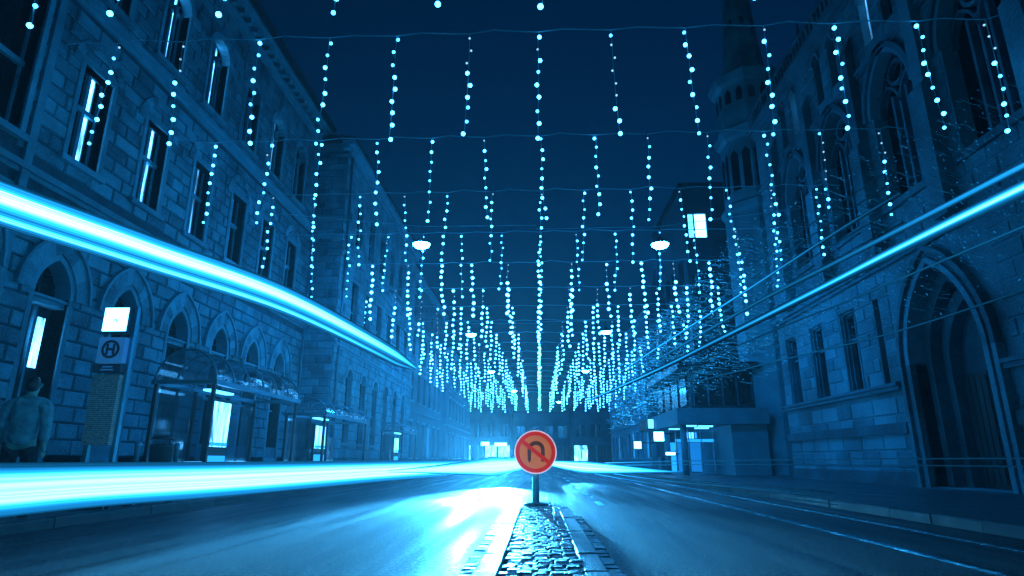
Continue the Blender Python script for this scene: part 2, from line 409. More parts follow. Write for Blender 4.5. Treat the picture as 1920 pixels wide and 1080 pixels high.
def ring(W, o, t0, t1, w0, w1, mat, parent, name='voussoir', n=9, single=True, gap=.006):
    """arch ring between offsets t0 and t1 outside the opening, from depth w0 (proud, negative) to w1"""
    A = o.arc(t0, n); B = o.arc(t1, n); allmb = MB()
    for i in range(len(A) - 1):
        mb = MB() if single else allmb
        q = [A[i], A[i+1], B[i+1], B[i]]
        cx = sum(p[0] for p in q) / 4; cz = sum(p[1] for p in q) / 4
        q = [(cx + (p[0]-cx) * (1 - gap*2), cz + (p[1]-cz) * (1 - gap*2)) for p in q]
        mb.prism([W.P(p[0], w0, p[1]) for p in q], [W.P(p[0], w1, p[1]) for p in q])
        if single: mb.build(name, mat, parent)
    if not single: allmb.build(name, mat, parent)
def pane_fill(W, o, wd, z0, z1, mat, parent, name='pane', u0=None, u1=None):
    """glass filling the opening between z0 and z1 at depth wd"""
    zs = [z0]; 
    if o.kind != 'rect':
        zs += [o.z1 + o.rise * i / 10 for i in range(11) if z0 < o.z1 + o.rise * i / 10 < z1]
    zs.append(z1); L = []; Rr = []
    for z in zs:
        h = o.half(min(z, o.top - 1e-4)) or .0
        a, b_ = o.c - h, o.c + h
        if u0 is not None: a = max(a, u0)
        if u1 is not None: b_ = min(b_, u1)
        if b_ - a < .002: m_ = (a + b_) / 2; a, b_ = m_ - .001, m_ + .001
        L.append((a, z)); Rr.append((b_, z))
    mb = MB(); poly = L + Rr[::-1]
    mb.prism([W.P(p[0], wd, p[1]) for p in poly], [W.P(p[0], wd + .02, p[1]) for p in poly])
    return mb.build(name, mat, parent)
def cornice(W, u0, u1, z, prof, mat, parent, name='cornice'):
    mb = MB()
    for (za, zb, out) in prof: W.box(mb, u0, u1, -out, .2, z + za, z + zb)
    return mb.build(name, mat, parent)

# ------------------------------------------------------------------ left: neo-romanesque stone building
def left_building():
    B = thing('stone_building', 'long stone building on the left with pointed ground floor arches and tall windows', 'building')
    W = Wall('L', -10.6); bays = [12.52 + 2.42 * k for k in range(6)]
    ops = []; g_ops = []; f_ops = []; s_ops = []
    # ground floor: lunette over a lintel over a door or window
    for c in bays: o = Op(c, .50, .35, 4.30, 'pointed', .75); g_ops.append(o)
    big = Op(9.55, 1.0, .35, 4.5, 'pointed', .6); g_ops.append(big)
    for c in bays: f_ops.append(Op(c + .05, .50, 7.42, 9.85, 'rect'))
    bigw = Op(9.75, 1.05, 7.3, 10.6, 'rect'); f_ops.append(bigw)
    for c in bays: s_ops.append(Op(c + .05, .55, 11.85, 13.95, 'round'))
    bigs = Op(9.75, .9, 11.9, 14.2, 'rect'); s_ops.append(bigs)
    ops = g_ops + f_ops + s_ops
    wall = wall_core(W, 4.0, 27.4, 0, 16.3, ops, .55, 'mortar', B)
    MB().box(-22, -11.15, 4.0, 27.4, 0, 16.3).build('inner_mass', 'dark_stone', B)
    vis = lambda c_: abs(((c_[0]+c_[1])/2 - 13.5)) + .35 * abs((c_[2]+c_[3])/2 - 6)
    ashlar(W, 4.0, 27.4, .9, 16.1, ops, wall, 290, order=vis, skip=((11.05, 11.4), (6.45, 6.85)))
    MB().box(-10.72, -10.6, 4.0, 27.4, .1, .9).build('plinth', 'trim_stone', B)
    cornice(W, 4.0, 27.4, 11.1, [(0, .12, .08), (.12, .24, .16), (.24, .30, .20)], 'trim_stone', B, 'string_course')
    cornice(W, 4.0, 27.4, 6.5, [(0, .10, .07), (.10, .24, .14)], 'trim_stone', B, 'sill_course')
    cornice(W, 4.0, 27.0, 15.75, [(0, .15, .10), (.15, .30, .20), (.5, .66, .42), (.66, .80, .5)], 'trim_stone', B)
    me = MB(); W.box(me, -.09, .09, -.38, .1, 0, .2); me = me.mesh('corbel', 'trim_stone')
    for k in range(44):
        u = 4.4 + k * .52
        if u < 26.9: link('corbel', me, B, (0, u, 16.05))
    mb = MB(); mb.prism([(-10.0, 4, 16.55), (-9.94, 4, 16.70), (-13.5, 4, 19.2), (-13.5, 4, 16.55)], [(-10.0, 27.0, 16.55), (-9.94, 27.0, 16.70), (-13.5, 27.0, 19.2), (-13.5, 27.0, 16.55)])
    mb.build('roof', 'roof_slate', B)
    mb = MB(); mb.tube([(-9.92, 4, 16.66), (-9.92, 26.95, 16.66)], .07, 8); mb.build('gutter', 'dark_metal', B)
    def frame_bits(Wd, o, par, z_tr, mull=True):
        mb = MB(); d0, d1 = .24, .33
        W.box(mb, o.c - o.hw, o.c - o.hw + .05, d0, d1, o.z0, o.z1); W.box(mb, o.c + o.hw - .05, o.c + o.hw, d0, d1, o.z0, o.z1)
        if mull: W.box(mb, o.c - .05, o.c + .05, d0 - .04, d1, o.z0, o.top - .05)
        if z_tr: W.box(mb, o.c - o.hw, o.c + o.hw, d0 - .05, d1 + .003, z_tr - .06, z_tr + .06)
        W.box(mb, o.c - o.hw, o.c + o.hw, d0, d1 + .002, o.z0, o.z0 + .06)
        return mb.build('frame', 'trim_stone', par)
    def window(o, lit, z_tr, ring_t=.26, jamb=True):
        wn = empty('window'); wn.parent = B
        frame_bits(W, o, wn, z_tr)
        for s_, (a, b_) in enumerate(((o.c - o.hw, o.c - .05), (o.c + .05, o.c + o.hw))):
            mt = lit[s_]
            if mt != dk:
                pane_fill(W, o, .29, o.z0, o.top, mt, wn, 'pane', a, a + .22); pane_fill(W, o, .29, o.z0, o.top, dk, wn, 'pane', a + .24, b_)
                mb = MB(); W.box(mb, a + .22, a + .24, .26, .32, o.z0, o.top - .1); mb.build('glazing_bar', 'dark_metal', wn)
            else: pane_fill(W, o, .29, o.z0, o.top, mt, wn, 'pane', a, b_)
        if o.kind != 'rect': ring(W, o, .0, ring_t, -.075, .24, 'trim_stone', wn, n=5)
        mb = MB(); W.box(mb, o.c - o.hw - .13, o.c - o.hw, -.06, .22, o.z0, o.z1); mb.build('jamb', 'trim_stone', wn)
        mb = MB(); W.box(mb, o.c + o.hw, o.c + o.hw + .13, -.06, .22, o.z0, o.z1); mb.build('jamb', 'trim_stone', wn)
        mb = MB(); W.box(mb, o.c - o.hw - .2, o.c + o.hw + .2, -.14, .25, o.z0 - .14, o.z0); mb.build('sill', 'trim_stone', wn)
        return wn
    dk = 'dark_glass'
    lits1 = [(dk, 'lit_room'), (dk, 'lit_room'), (dk, 'dim_room_or_glint'), (dk, dk), (dk, dk), (dk, dk)]
    for o, l in zip(f_ops[:6], lits1):
        wn = window(o, l, o.z0 + 1.45)
        bl_ = Op(o.c, .66, 7.42, 9.75, 'round'); ring(W, bl_, .0, .24, -.06, .05, 'ashlar', wn, n=5)
        mb = MB(); W.box(mb, o.c - .62, o.c + .62, -.05, .22, 9.85, 10.03); mb.build('lintel', 'trim_stone', wn)
    window(bigw, (dk, dk), 8.9)
    lits2 = [(dk, 'dim_room_or_glint'), (dk, 'lit_room'), (dk, 'lit_room'), (dk, dk), (dk, 'dim_room_or_glint'), (dk, dk)]
    for o, l in zip(s_ops[:6], lits2):
        wn = window(o, l, 13.9, .22)
        c_ = MB().lathe([(.07,0),(.09,.05),(.055,.1),(.055,1.85),(.08,1.95),(.1,2.05)], (-10.68, o.c, o.z0), 10); c_.build('colonnette', 'trim_stone', wn, True)
    window(bigs, (dk, dk), 13.2)
    for k, o in enumerate(g_ops):
        d = empty('arched_doorway' if k in (0, 6) else 'arched_window'); d.parent = B
        n = 8 if o is big else 6
        ring(W, o, 0, .13, -.04, .42, 'trim_stone', d, 'inner_arch', n=n, single=False)
        ring(W, o, .13, .50, -.075, .1, 'ashlar', d, n=n)
        ring(W, o, .50, .57, -.13, .1, 'trim_stone', d, 'hood_mould', n=n, single=False)
        for sg in (-1, 1):
            mb = MB(); a = o.c + sg * o.hw; W.box(mb, a, a + sg * .13, -.04, .42, .35, o.z1); mb.build('jamb', 'trim_stone', d)
        pane_fill(W, o, .34, o.z1 - .02, o.top, dk, d, 'lunette_pane')
        mb = MB(); W.box(mb, o.c - o.hw, o.c + o.hw, .06, .45, o.z1 - .22, o.z1 - .02); W.box(mb, o.c - o.hw, o.c + o.hw, .0, .45, o.z1 - .10, o.z1 - .045); mb.build('lintel', 'trim_stone', d)
        # leaded tracery bars
        mb = MB()
        W.box(mb, o.c - .018, o.c + .018, .31, .34, o.z1, o.top - .02)
        for f_ in (.35, .65):
            h = o.half(o.z1 + o.rise * f_); W.box(mb, o.c - h, o.c + h, .312, .338, o.z1 + o.rise * f_ - .014, o.z1 + o.rise * f_ + .014)
        mb.build('glazing_bar', 'dark_metal', d)
        if k == 0:
            for sg, mt in ((-1, 'panel_blue'), (1, 'panel_blue')):
                leaf = MB(); a0, a1 = sorted((o.c + sg * .03, o.c + sg * .48)); W.box(leaf, a0, a1, .34, .40, .35, 4.07); L = leaf.build('door_leaf', 'wood', d)
                p = MB(); W.box(p, a0 + .12, a1 - .12, .325, .35, 2.75, 3.85); p.build('pane', 'lit_room', L)
                p = MB(); W.box(p, a0 + .08, a1 - .08, .32, .36, .6, 2.4); p.build('panel', 'wood', L)
            p = MB(); W.box(p, o.c - .03, o.c + .03, .26, .42, .35, 4.07); p.build('mullion', 'trim_stone', d)
        else:
            leaf = MB(); W.box(leaf, o.c - o.hw, o.c + o.hw, .36, .40, 1.3, 4.07); leaf.build('pane', dk, d)
            leaf = MB(); W.box(leaf, o.c - o.hw, o.c + o.hw, .02, .42, .35, 1.3); leaf.build('spandrel', 'sandstone', d)
            p = MB(); W.box(p, o.c - .04, o.c + .04, .28, .37, 1.3, 4.07); W.box(p, o.c - o.hw, o.c + o.hw, .283, .373, 2.7, 2.78); p.build('frame', 'trim_stone', d)
    # pier strip beside the wide bay, down pipe at the far end
    mb = MB(); W.box(mb, 11.0, 11.2, -.10, .1, .9, 15.7); mb.build('pier_strip', 'trim_stone', B)
    MB().tube([(-10.52, 26.75, .12), (-10.52, 26.75, 16.2)], .06, 8).build('down_pipe', 'grey_metal', B, True)
    return B
left_building()

def plain_block(name, label, side, pos, y0, y1, h, rows, pitch, mat, depth=9, front=None, arch=True, lit=None, group=None, hw=.48, roofh=2.6, corn=.4, blocks=0):
    """a street house: wall with window openings, each window a part with panes"""
    B = thing(name, label, 'building', group)
    W = Wall(side, pos); ops = []; n = int((y1 - y0 - .6) / pitch); off = ((y1 - y0) - n * pitch) / 2 + pitch / 2
    for (z0, z1, kind) in rows:
        for k in range(n): ops.append(Op(y0 + off + k * pitch, hw, z0, z1, kind, .8) if kind == 'pointed' else Op(y0 + off + k * pitch, hw, z0, z1, kind))
    wall = wall_core(W, y0, y1, 0, h, ops, .4, mat, B, step=.25)
    sg = -1 if side == 'L' else 1
    MB().box(pos + sg * .4, pos + sg * depth, y0, y1, 0, h).build('inner_mass', 'dark_stone' if side == 'R' else mat, B)
    if blocks: ashlar(W, y0, y1, .9, h - .6, ops, wall, blocks, ch=.42, bl=.8)
    q = 0
    for o in ops:
        wn = empty('window'); wn.parent = B
        mt = 'dark_glass'
        if lit and q in lit: mt = 'lit_room'
        pane_fill(W, o, .22, o.z0, o.top, mt, wn, 'pane')
        mb = MB(); W.box(mb, o.c - .03, o.c + .03, .16, .23, o.z0, o.top - .03); W.box(mb, o.c - o.hw, o.c + o.hw, .163, .233, (o.z0 + o.z1) / 2 - .03, (o.z0 + o.z1) / 2 + .03)
        mb.build('frame', 'trim_stone', wn)
        mb = MB(); W.box(mb, o.c - o.hw - .15, o.c + o.hw + .15, -.1, .2, o.z0 - .12, o.z0); mb.build('sill', 'trim_stone', wn)
        if o.kind != 'rect': ring(W, o, 0, .2, -.06, .2, 'trim_stone', wn, 'arch_ring', n=5, single=False)
        else: mb = MB(); W.box(mb, o.c - o.hw - .12, o.c + o.hw + .12, -.06, .2, o.z1, o.z1 + .2); mb.build('lintel', 'trim_stone', wn)
        q += 1
    for za, zb in zip(rows, rows[1:]):
        zt = (za[1] + (hw * 1.2 if za[2] != 'rect' else 0) + zb[0]) / 2
        cornice(W, y0, y1, zt - .1, [(0, .10, .07), (.10, .2, .13)], 'trim_stone', B, 'string_course')
    cornice(W, y0 - (corn if side != 'F' else 0), y1, h - .5, [(0, .2, corn * .4), (.2, .42, corn)], 'trim_stone', B)
    mb = MB(); e = pos - sg * (corn + .08)
    mb.prism([(e, y0 - corn, h - .08), (e, y0 - corn, h + .06), (pos + sg * depth * .5, y0 - corn, h + roofh), (pos + sg * depth, y0 - corn, h + .06), (pos + sg * depth, y0 - corn, h - .08)],
             [(e, y1, h - .08), (e, y1, h + .06), (pos + sg * depth * .5, y1, h + roofh), (pos + sg * depth, y1, h + .06), (pos + sg * depth, y1, h - .08)])
    mb.build('roof', 'roof_slate', B)
    return B
# projecting wing with banded end wall
wing = plain_block('projecting_wing', 'projecting banded stone wing behind the first stop shelter, with round windows', 'L', -9.2, 27.0, 44.5, 16.0,
            [(1.6, 4.6, 'round'), (6.6, 9.4, 'rect'), (11.3, 13.6, 'round')], 2.45, 'sandstone', depth=1.36, blocks=60, lit=(22,), roofh=.25)
We = Wall('F', 27.0)
mb_w = empty('end_wall'); mb_w.parent = wing
ashlar(We, -10.6, -9.22, .9, 15.4, [], mb_w, 120, ch=.34, bl=.6, proud=.05)
MB().box(-13, -9.0, 26.93, 27.1, 15.5, 15.92).build('end_cornice', 'trim_stone', wing)
MB().box(-10.6, -9.12, 26.9, 27.1, 10.9, 11.15).build('end_course', 'trim_stone', wing)
MB().box(-13, -10.56, 27.42, 44.5, 0, 16).build('rear_mass', 'sandstone', wing)
MB().tube([(-9.12, 27.5, .12), (-9.12, 27.5, 15.4)], .055, 8).build('down_pipe', 'grey_metal', wing, True)
plain_block('town_house', 'plain four storey town house beyond the projecting wing on the left', 'L', -9.6, 44.6, 62, 15.2,
            [(1.0, 3.6, 'rect'), (5.2, 7.4, 'rect'), (8.6, 10.6, 'rect'), (11.6, 13.4, 'rect')], 2.6, 'render_wall', lit=(3, 16))
plain_block('town_house', 'lower grey house at the far left end of the street', 'L', -9.2, 62.1, 84, 12.0,
            [(1.0, 3.4, 'rect'), (5.0, 7.0, 'rect'), (8.2, 10.2, 'rect')], 2.8, 'render_wall', lit=(2, 5))

# ------------------------------------------------------------------ right: gothic building with portal
def right_building():
    B = thing('gothic_building', 'gothic stone building on the right with a deep pointed portal and tall traceried windows', 'building')
    W = Wall('R', 10.4)
    portal = Op(15.85, 1.45, .15, 3.35, 'pointed', .95)
    gw = [Op(c, .52, 2.98, 5.65, 'rect') for c in (20.55, 22.95, 25.3)] + [Op(18.75, .16, 2.98, 5.6, 'rect'), Op(11.6, .6, 3.1, 6.2, 'rect'), Op(8.9, .6, 3.1, 6.2, 'rect')]
    tall = [Op(c, 1.02, 8.0, 10.9, 'pointed', .8) for c in (9.6, 12.9, 16.2, 19.5, 22.8)]
    slit = [Op(c + d, .24, 13.3, 14.9, 'pointed', .7) for c in (9.6, 12.9, 16.2, 19.5, 22.8) for d in (-.55, .55)]
    ops = [portal] + gw + tall + slit
    wall = wall_core(W, 4, 26.5, 0, 16.0, ops, .6, 'church_stone', B)
    ashlar(W, 4, 26.5, .1, 2.7, [portal], wall, 120, mat='church_stone', ch=.5, bl=1.1, proud=.03)
    ashlar(W, 4, 26.5, 6.6, 15.4, ops, wall, 0, mat='church_stone', ch=.42, bl=.9, proud=.035)
    ashlar(W, 18.0, 26.5, 2.98, 6.3, ops, wall, 60, mat='church_stone', ch=.42, bl=.9, proud=.03)
    ashlar(W, 4, 13.7, 2.98, 6.3, ops, wall, 60, mat='church_stone', ch=.42, bl=.9, proud=.03)
    MB().box(11.6, 24, 4, 26.5, 0, 16).build('inner_mass', 'dark_stone', B)
    # portal: stepped orders, back wall, door leaves, base courses
    P_ = empty('portal'); P_.parent = B
    for k, (t0, t1, w0, w1) in enumerate(((.0, .16, -.16, .3), (.16, .32, -.10, .2), (.32, .46, -.20, .15))):
        ring(W, portal, t0, t1, w0, w1, 'church_trim' if k % 2 else 'church_stone', P_, 'arch_order', n=12, single=False)
        for sg in (-1, 1):
            mb = MB(); a = portal.c + sg * (portal.hw + t0); W.box(mb, a, a + sg * (t1 - t0), w0, w1, .12, portal.z1); mb.build('jamb_shaft', 'church_trim' if k % 2 else 'church_stone', P_)
    inn = Op(15.85, 1.2, .15, 3.3, 'pointed', .95); inn2 = Op(15.85, .95, .15, 3.2, 'pointed', .95)
    for o_, wa, wb, tt in ((inn, .3, .62, .24), (inn2, .62, .95, .25)):
        ring(W, o_, 0, tt + .12, wa, wb, 'church_trim', P_, 'inner_order', n=10, single=False)
        for sg in (-1, 1):
            mb = MB(); a = o_.c + sg * o_.hw; W.box(mb, a, a + sg * .45, wa, wb, .12, o_.z1); mb.build('inner_jamb', 'church_trim', P_)
    mb = MB(); W.box(mb, 14.3, 17.4, .95, 1.2, .12, 6.0); mb.build('back_wall', 'dark_stone', P_)
    for sg in (-1, 1):
        mb = MB(); W.box(mb, 15.85 + sg * .02, 15.85 + sg * .9, .86, .95, .15, 3.0); L = mb.build('door_leaf', 'wood', P_)
        for k in range(4): mb = MB(); W.box(mb, 15.85 + sg * (.06 + k * .21), 15.85 + sg * (.24 + k * .21), .83, .87, .25, 2.9); mb.build('plank', 'wood', L)
    mb = MB(); W.box(mb, 14.2, 17.5, -.5, .9, -.01, .13); mb.build('step', 'church_trim', P_)
    # sill courses and plinth
    cs = MB()
    for a, b_ in ((18.0, 26.5), (4, 13.9)):
        W.box(cs, a, b_, -.16, .1, 2.76, 2.88); W.box(cs, a, b_, -.22, .1, 2.88, 2.97)
    cs.build('sill_course', 'church_trim', B)
    cs = MB()
    for a, b_ in ((18.0, 26.5), (4, 13.9)): W.box(cs, a, b_, -.12, .1, 1.55, 1.85); W.box(cs, a, b_, -.06, .1, .1, .5)
    cs.build('plinth', 'church_trim', B)
    cornice(W, 4, 26.5, 6.35, [(0, .12, .10), (.12, .26, .20)], 'church_trim', B, 'string_course')
    cornice(W, 4, 26.5, 12.55, [(0, .1, .08), (.1, .22, .16)], 'church_trim', B, 'string_course')
    cornice(W, 4, 26.5, 15.3, [(0, .16, .12), (.16, .34, .26), (.34, .46, .38)], 'church_trim', B)
    for o in gw:
        wn = empty('window'); wn.parent = B
        pane_fill(W, o, .34, o.z0, o.top, 'dark_glass', wn)
        if o.hw > .3:
            mb = MB()
            for s_ in (0, 1):
                t_ = .07 * s_
                W.box(mb, o.c - o.hw + t_, o.c - o.hw + t_ + .07, .08 + .1 * s_, .36, o.z0, o.z1 - t_); W.box(mb, o.c + o.hw - t_ - .07, o.c + o.hw - t_, .08 + .1 * s_, .36, o.z0, o.z1 - t_)
                W.box(mb, o.c - o.hw + t_, o.c + o.hw - t_, .081 + .1 * s_, .359, o.z1 - t_ - .07, o.z1 - t_)
            mb.build('frame', 'church_trim', wn)
            mb = MB(); W.box(mb, o.c - .04, o.c + .04, .22, .35, o.z0, o.z1 - .12); W.box(mb, o.c - o.hw, o.c + o.hw, .223, .353, o.z0 + 1.7, o.z0 + 1.78); mb.build('mullion', 'church_stone', wn)
    for o in tall:
        wn = empty('traceried_window'); wn.parent = B
        pane_fill(W, o, .42, o.z0, o.top, 'dark_glass', wn)
        ring(W, o, 0, .14, -.08, .3, 'church_stone', wn, 'arch_moulding', n=9, single=False)
        ring(W, o, .14, .30, -.16, .1, 'church_trim', wn, 'hood_mould', n=9, single=False)
        mb = MB()
        for d in (-.34, 0, .34): W.box(mb, o.c + d - .045, o.c + d + .045, .24, .43, o.z0, o.z1 + (.3 if d == 0 else .35))
        mb.build('mullion', 'church_trim', wn)
        for d in (-.51, .51):
            sub = Op(o.c + d, .44, o.z0, o.z1, 'pointed', .8); ring(W, sub, -.0, .08, .24, .42, 'church_trim', wn, 'tracery_arch', n=6, single=False)
        mb = MB(); cc = (o.c, o.z1 + .98); n = 16
        for i in range(n):
            a0, a1 = 2*math.pi*i/n, 2*math.pi*(i+1)/n
            q = [(cc[0] + r_*math.cos(a_), cc[1] + r_*math.sin(a_)) for r_, a_ in ((.30,a0),(.30,a1),(.40,a1),(.40,a0))]
            mb.prism([W.P(p[0], .24, p[1]) for p in q], [W.P(p[0], .42, p[1]) for p in q])
        mb.build('oculus', 'church_trim', wn)
        mb = MB(); W.box(mb, o.c - 1.25, o.c + 1.25, -.12, .3, o.z0 - .2, o.z0); mb.build('sill', 'church_trim', wn)
    for q, o in enumerate(slit):
        wn = empty('window'); wn.parent = B
        pane_fill(W, o, .25, o.z0, o.top, 'dim_room_or_glint' if q in (5, 8) else 'dark_glass', wn)  # bright slits: reflected light put in as a glow of the pane
        ring(W, o, 0, .1, -.07, .2, 'church_stone', wn, 'arch_moulding', n=5, single=False)
    # stepped buttresses with gablets
    for c in (7.95, 11.25, 14.55, 17.85, 21.15, 24.45):
        mb = MB(); W.box(mb, c - .28, c + .28, -.42, .1, 6.62, 10.2); W.box(mb, c - .22, c + .22, -.3, .1, 10.2, 13.6)
        mb.prism([W.P(c - .28, -.42, 10.2), W.P(c - .28, 0, 10.2), W.P(c - .28, 0, 10.75)], [W.P(c + .28, -.42, 10.2), W.P(c + .28, 0, 10.2), W.P(c + .28, 0, 10.75)])
        mb.prism([W.P(c - .22, -.3, 13.6), W.P(c - .22, 0, 13.6), W.P(c - .22, 0, 14.3)], [W.P(c + .22, -.3, 13.6), W.P(c + .22, 0, 13.6), W.P(c + .22, 0, 14.3)])
        mb.build('buttress', 'church_stone', B)
        mb = MB(); mb.lathe([(.26, 0), (.26, .5), (.32, .55), (.2, .7), (.02, 1.9)], W.P(c, .05, 15.75), 4, ang0=math.pi/4); mb.build('pinnacle', 'church_trim', B)
    # pierced parapet
    me = MB(); W.box(me, -.05, .05, -.28, -.18, 0, .62); me = me.mesh('baluster', 'church_trim')
    for k in range(70): link('baluster', me, B, (0, 4.4 + k * .31, 15.76))
    mb = MB(); W.box(mb, 4, 26.5, -.32, -.14, 16.38, 16.5); mb.build('parapet_rail', 'church_trim', B)
    mb = MB(); mb.prism([(10.6, 4, 15.95), (10.75, 4, 16.1), (14, 4, 21.5), (14, 4, 15.95)], [(10.6, 26.5, 15.95), (10.75, 26.5, 16.1), (14, 26.5, 21.5), (14, 26.5, 15.95)]); mb.build('roof', 'roof_slate', B)
right_building()

def turret():
    B = thing('spired_turret', 'octagonal church turret with a slender spire rising behind the gothic building', 'tower')
    c = (12.35, 32, 0); a0 = math.pi / 8
    MB().lathe([(1.85,0),(1.85,13.6),(2.0,13.8),(2.05,14.1),(1.8,14.3),(1.75,17.9),(1.95,18.1),(2.1,18.5),(1.8,18.8),(1.75,21.3),(2.0,21.5),(2.15,21.9),(1.5,22.2)], c, 8, ang0=a0).build('shaft', 'church_stone', B)
    mb = MB(); mb.lathe([(1.25,22.1),(1.0,24.5),(.75,28),(.06,40)], c, 8, ang0=a0); mb.build('spire', 'church_stone', B)
    for z0, z1, hw, n in ((14.9, 17.2, .27, 2), (20.2, 21.0, .22, 2)):
        for k in range(8):
            an = a0 + math.pi/8 + k * math.pi / 4; R_ = 1.76 * math.cos(math.pi / 8)
            for d in (-.33, .33):
                mb = MB(); nx, ny = math.cos(an), math.sin(an); tx, ty = -ny, nx
                def pt(u, out, z): return (c[0] + nx*(R_+out) + tx*u, c[1] + ny*(R_+out) + ty*u, z)
                q = [(d-hw*.8, z0), (d+hw*.8, z0), (d+hw*.8, z1-.2), (d, z1+.1), (d-hw*.8, z1-.2)]
                mb.prism([pt(u, -.1, z) for u, z in q], [pt(u, .03, z) for u, z in q]); mb.build('louvre_opening', 'dark_glass', B)
    for an in (math.pi*1.2, math.pi*1.45, math.pi*1.7):
        mb = MB(); mb.box(-.12,.12,-.16,.16,0,.35); mb.prism([(-.14,-.18,.35),(.14,-.18,.35),(.14,.18,.35),(-.14,.18,.35)],[(-.01,-.01,.7),(.01,-.01,.7),(.01,.01,.7),(-.01,.01,.7)])
        mb.build('spire_light', 'dark_metal', B, loc=(c[0]+.75*math.cos(an), c[1]+.75*math.sin(an), 25.6))
turret()

# right: flat-roofed block with one lit window, arcade building, far houses
def block_right():
    B = thing('flat_roofed_block', 'dark flat-roofed block with one bright lit upper window beside the turret', 'building')
    W = Wall('F', 40.0); op = Op(11.1, .62, 15.5, 17.25, 'rect')
    wall_core(W, 10.2, 14, 0, 19.2, [op], .4, 'dark_stone', B)
    MB().box(10.2, 18, 40.4, 50, 0, 19.2).build('rear_mass', 'dark_stone', B)
    MB().box(9.95, 18, 39.8, 50.2, 19.2, 19.5).build('flat_roof', 'roof_slate', B)
    wn = empty('window'); wn.parent = B
    pane_fill(W, op, .2, 15.5, 17.25, 'panel_soft', wn, 'pane', 10.48, 10.86); pane_fill(W, op, .2, 15.5, 17.25, 'panel_white', wn, 'pane', 10.96, 11.72)
    mb = MB(); W.box(mb, 10.86, 10.96, .1, .3, 15.5, 17.25); mb.build('mullion', 'dark_metal', wn)
    W2 = Wall('L', 10.2)
    for z in (5.5, 9.2, 12.6):
        for k in range(4): mb = MB(); mb.box(10.16, 10.25, 41.2 + k * 2.3, 42.4 + k * 2.3, z, z + 1.7); mb.build('side_window', 'dark_glass', B)
    MB().lathe([(1.2, 0), (1.2, 8), (.9, 10), (.05, 13.6)], (8.9, 44.5, 1), 8).build('corner_oriel', 'dark_stone', B)
block_right()
def arcade():
    B = thing('modern_arcade_building', 'low modern building with pale parapet band and lit arcade beneath, right side', 'building')
    MB().box(6.6, 10.9, 30, 39.5, 2.46, 3.2).build('parapet_band', 'concrete', B)
    MB().box(6.9, 10.9, 30.6, 39.5, 5.15, 5.5).build('roof_slab', 'dark_metal', B)
    MB().box(7.6, 10.9, 31.2, 39.5, 3.2, 5.15).build('upper_wall', 'dark_stone', B)
    for k in range(4):
        wn = MB().box(7.75 + k * .72, 8.35 + k * .72, 31.12, 31.22, 3.5, 4.95).build('window', 'dark_glass', B)
        MB().box(7.70 + k * .72, 7.75 + k * .72, 31.05, 31.22, 3.4, 5.0).build('frame', 'grey_metal', wn)
    for k in range(4): MB().box(7.52, 7.62, 31.8 + k * 2, 33.2 + k * 2, 3.5, 4.95).build('window', 'dark_glass', B)
    MB().box(9.2, 10.9, 30.4, 39.5, .12, 2.46).build('shop_wall', 'concrete', B)
    for y in (30.5, 34.5, 38.5): MB().lathe([(.16, 0), (.16, 2.36)], (6.95, y, .12), 12).build('column', 'concrete', B, True)
    for x, y in ((7.4, 31.2), (8.3, 31.6), (7.3, 34.5), (8.6, 33.5), (7.2, 37.8)):
        MB().box(x - .35, x + .35, y - .1, y + .1, 2.40, 2.462).build('ceiling_light', 'panel_soft', B)
    # glazed shop front facing the camera with a bright fascia
    s = MB().box(7.15, 9.18, 33.2, 33.3, .2, 2.2).build('shop_front', 'clear_glass', B)
    MB().box(7.1, 9.1, 33.1, 33.18, 1.72, 1.86).build('fascia_strip', 'panel_blue', s)
    for k in range(5): MB().box(7.5 + k * .16, 7.5 + k * .16 + .07, 33.1, 33.18, 1.9, 2.2).build('sign_bar', 'panel_soft' if k < 4 else 'panel_blue', s)
    for k in range(4): MB().box(7.13 + k * .64, 7.17 + k * .64, 33.08, 33.32, .2, 2.3).build('mullion', 'grey_metal', s)
    MB().box(7.2, 9.1, 35.6, 35.7, .2, 1.75).build('shop_display', 'panel_blue', B)
arcade()
def lit_sign(label, x0, x1, y, z0, z1, mat='panel_white', d=.12, to_wall=None):
    t_ = thing('lit_sign', label, 'sign', 'lit shop signs')
    MB().box(x0, x1, y, y + d, z0, z1).build('sign_face', mat, t_)
    MB().box(x0 - .04, x1 + .04, y + .015, y + d + .04, z1, z1 + .05).box(x0 - .04, x1 + .04, y + .015, y + d + .04, z0 - .05, z0).box(x0 - .04, x0, y + .015, y + d + .04, z0, z1).box(x1, x1 + .04, y + .015, y + d + .04, z0, z1).build('sign_case', 'dark_metal', t_)
    if to_wall: MB().box(min(x1, to_wall), max(x1, to_wall), y + .04, y + .08, z1 - .1, z1 - .05).build('bracket', 'dark_metal', t_)
    return t_
lit_sign('bright square lit sign under the end of the modern parapet', 5.9, 6.4, 32.5, 1.75, 2.2, to_wall=6.85)
lit_sign('small bright lit sign beyond the arcade, left of the square one', 5.55, 5.95, 37.0, 1.45, 1.85, to_wall=7)
lit_sign('wide pale lit sign on the parapet edge of the modern building', 6.25, 6.55, 36.0, 2.55, 3.05, 'panel_soft', d=3.0)
lit_sign('low bright sign strip at the shop entrance under the arcade', 6.15, 6.6, 31.0, 1.05, 1.18, to_wall=6.8)
plain_block('town_house', 'far right house row behind the light streaks', 'R', 9.6, 50.3, 84, 13.5,
            [(1.0, 3.4, 'rect'), (5.0, 7.0, 'rect'), (8.4, 10.4, 'rect')], 2.8, 'render_wall', lit=(1, 4, 8))
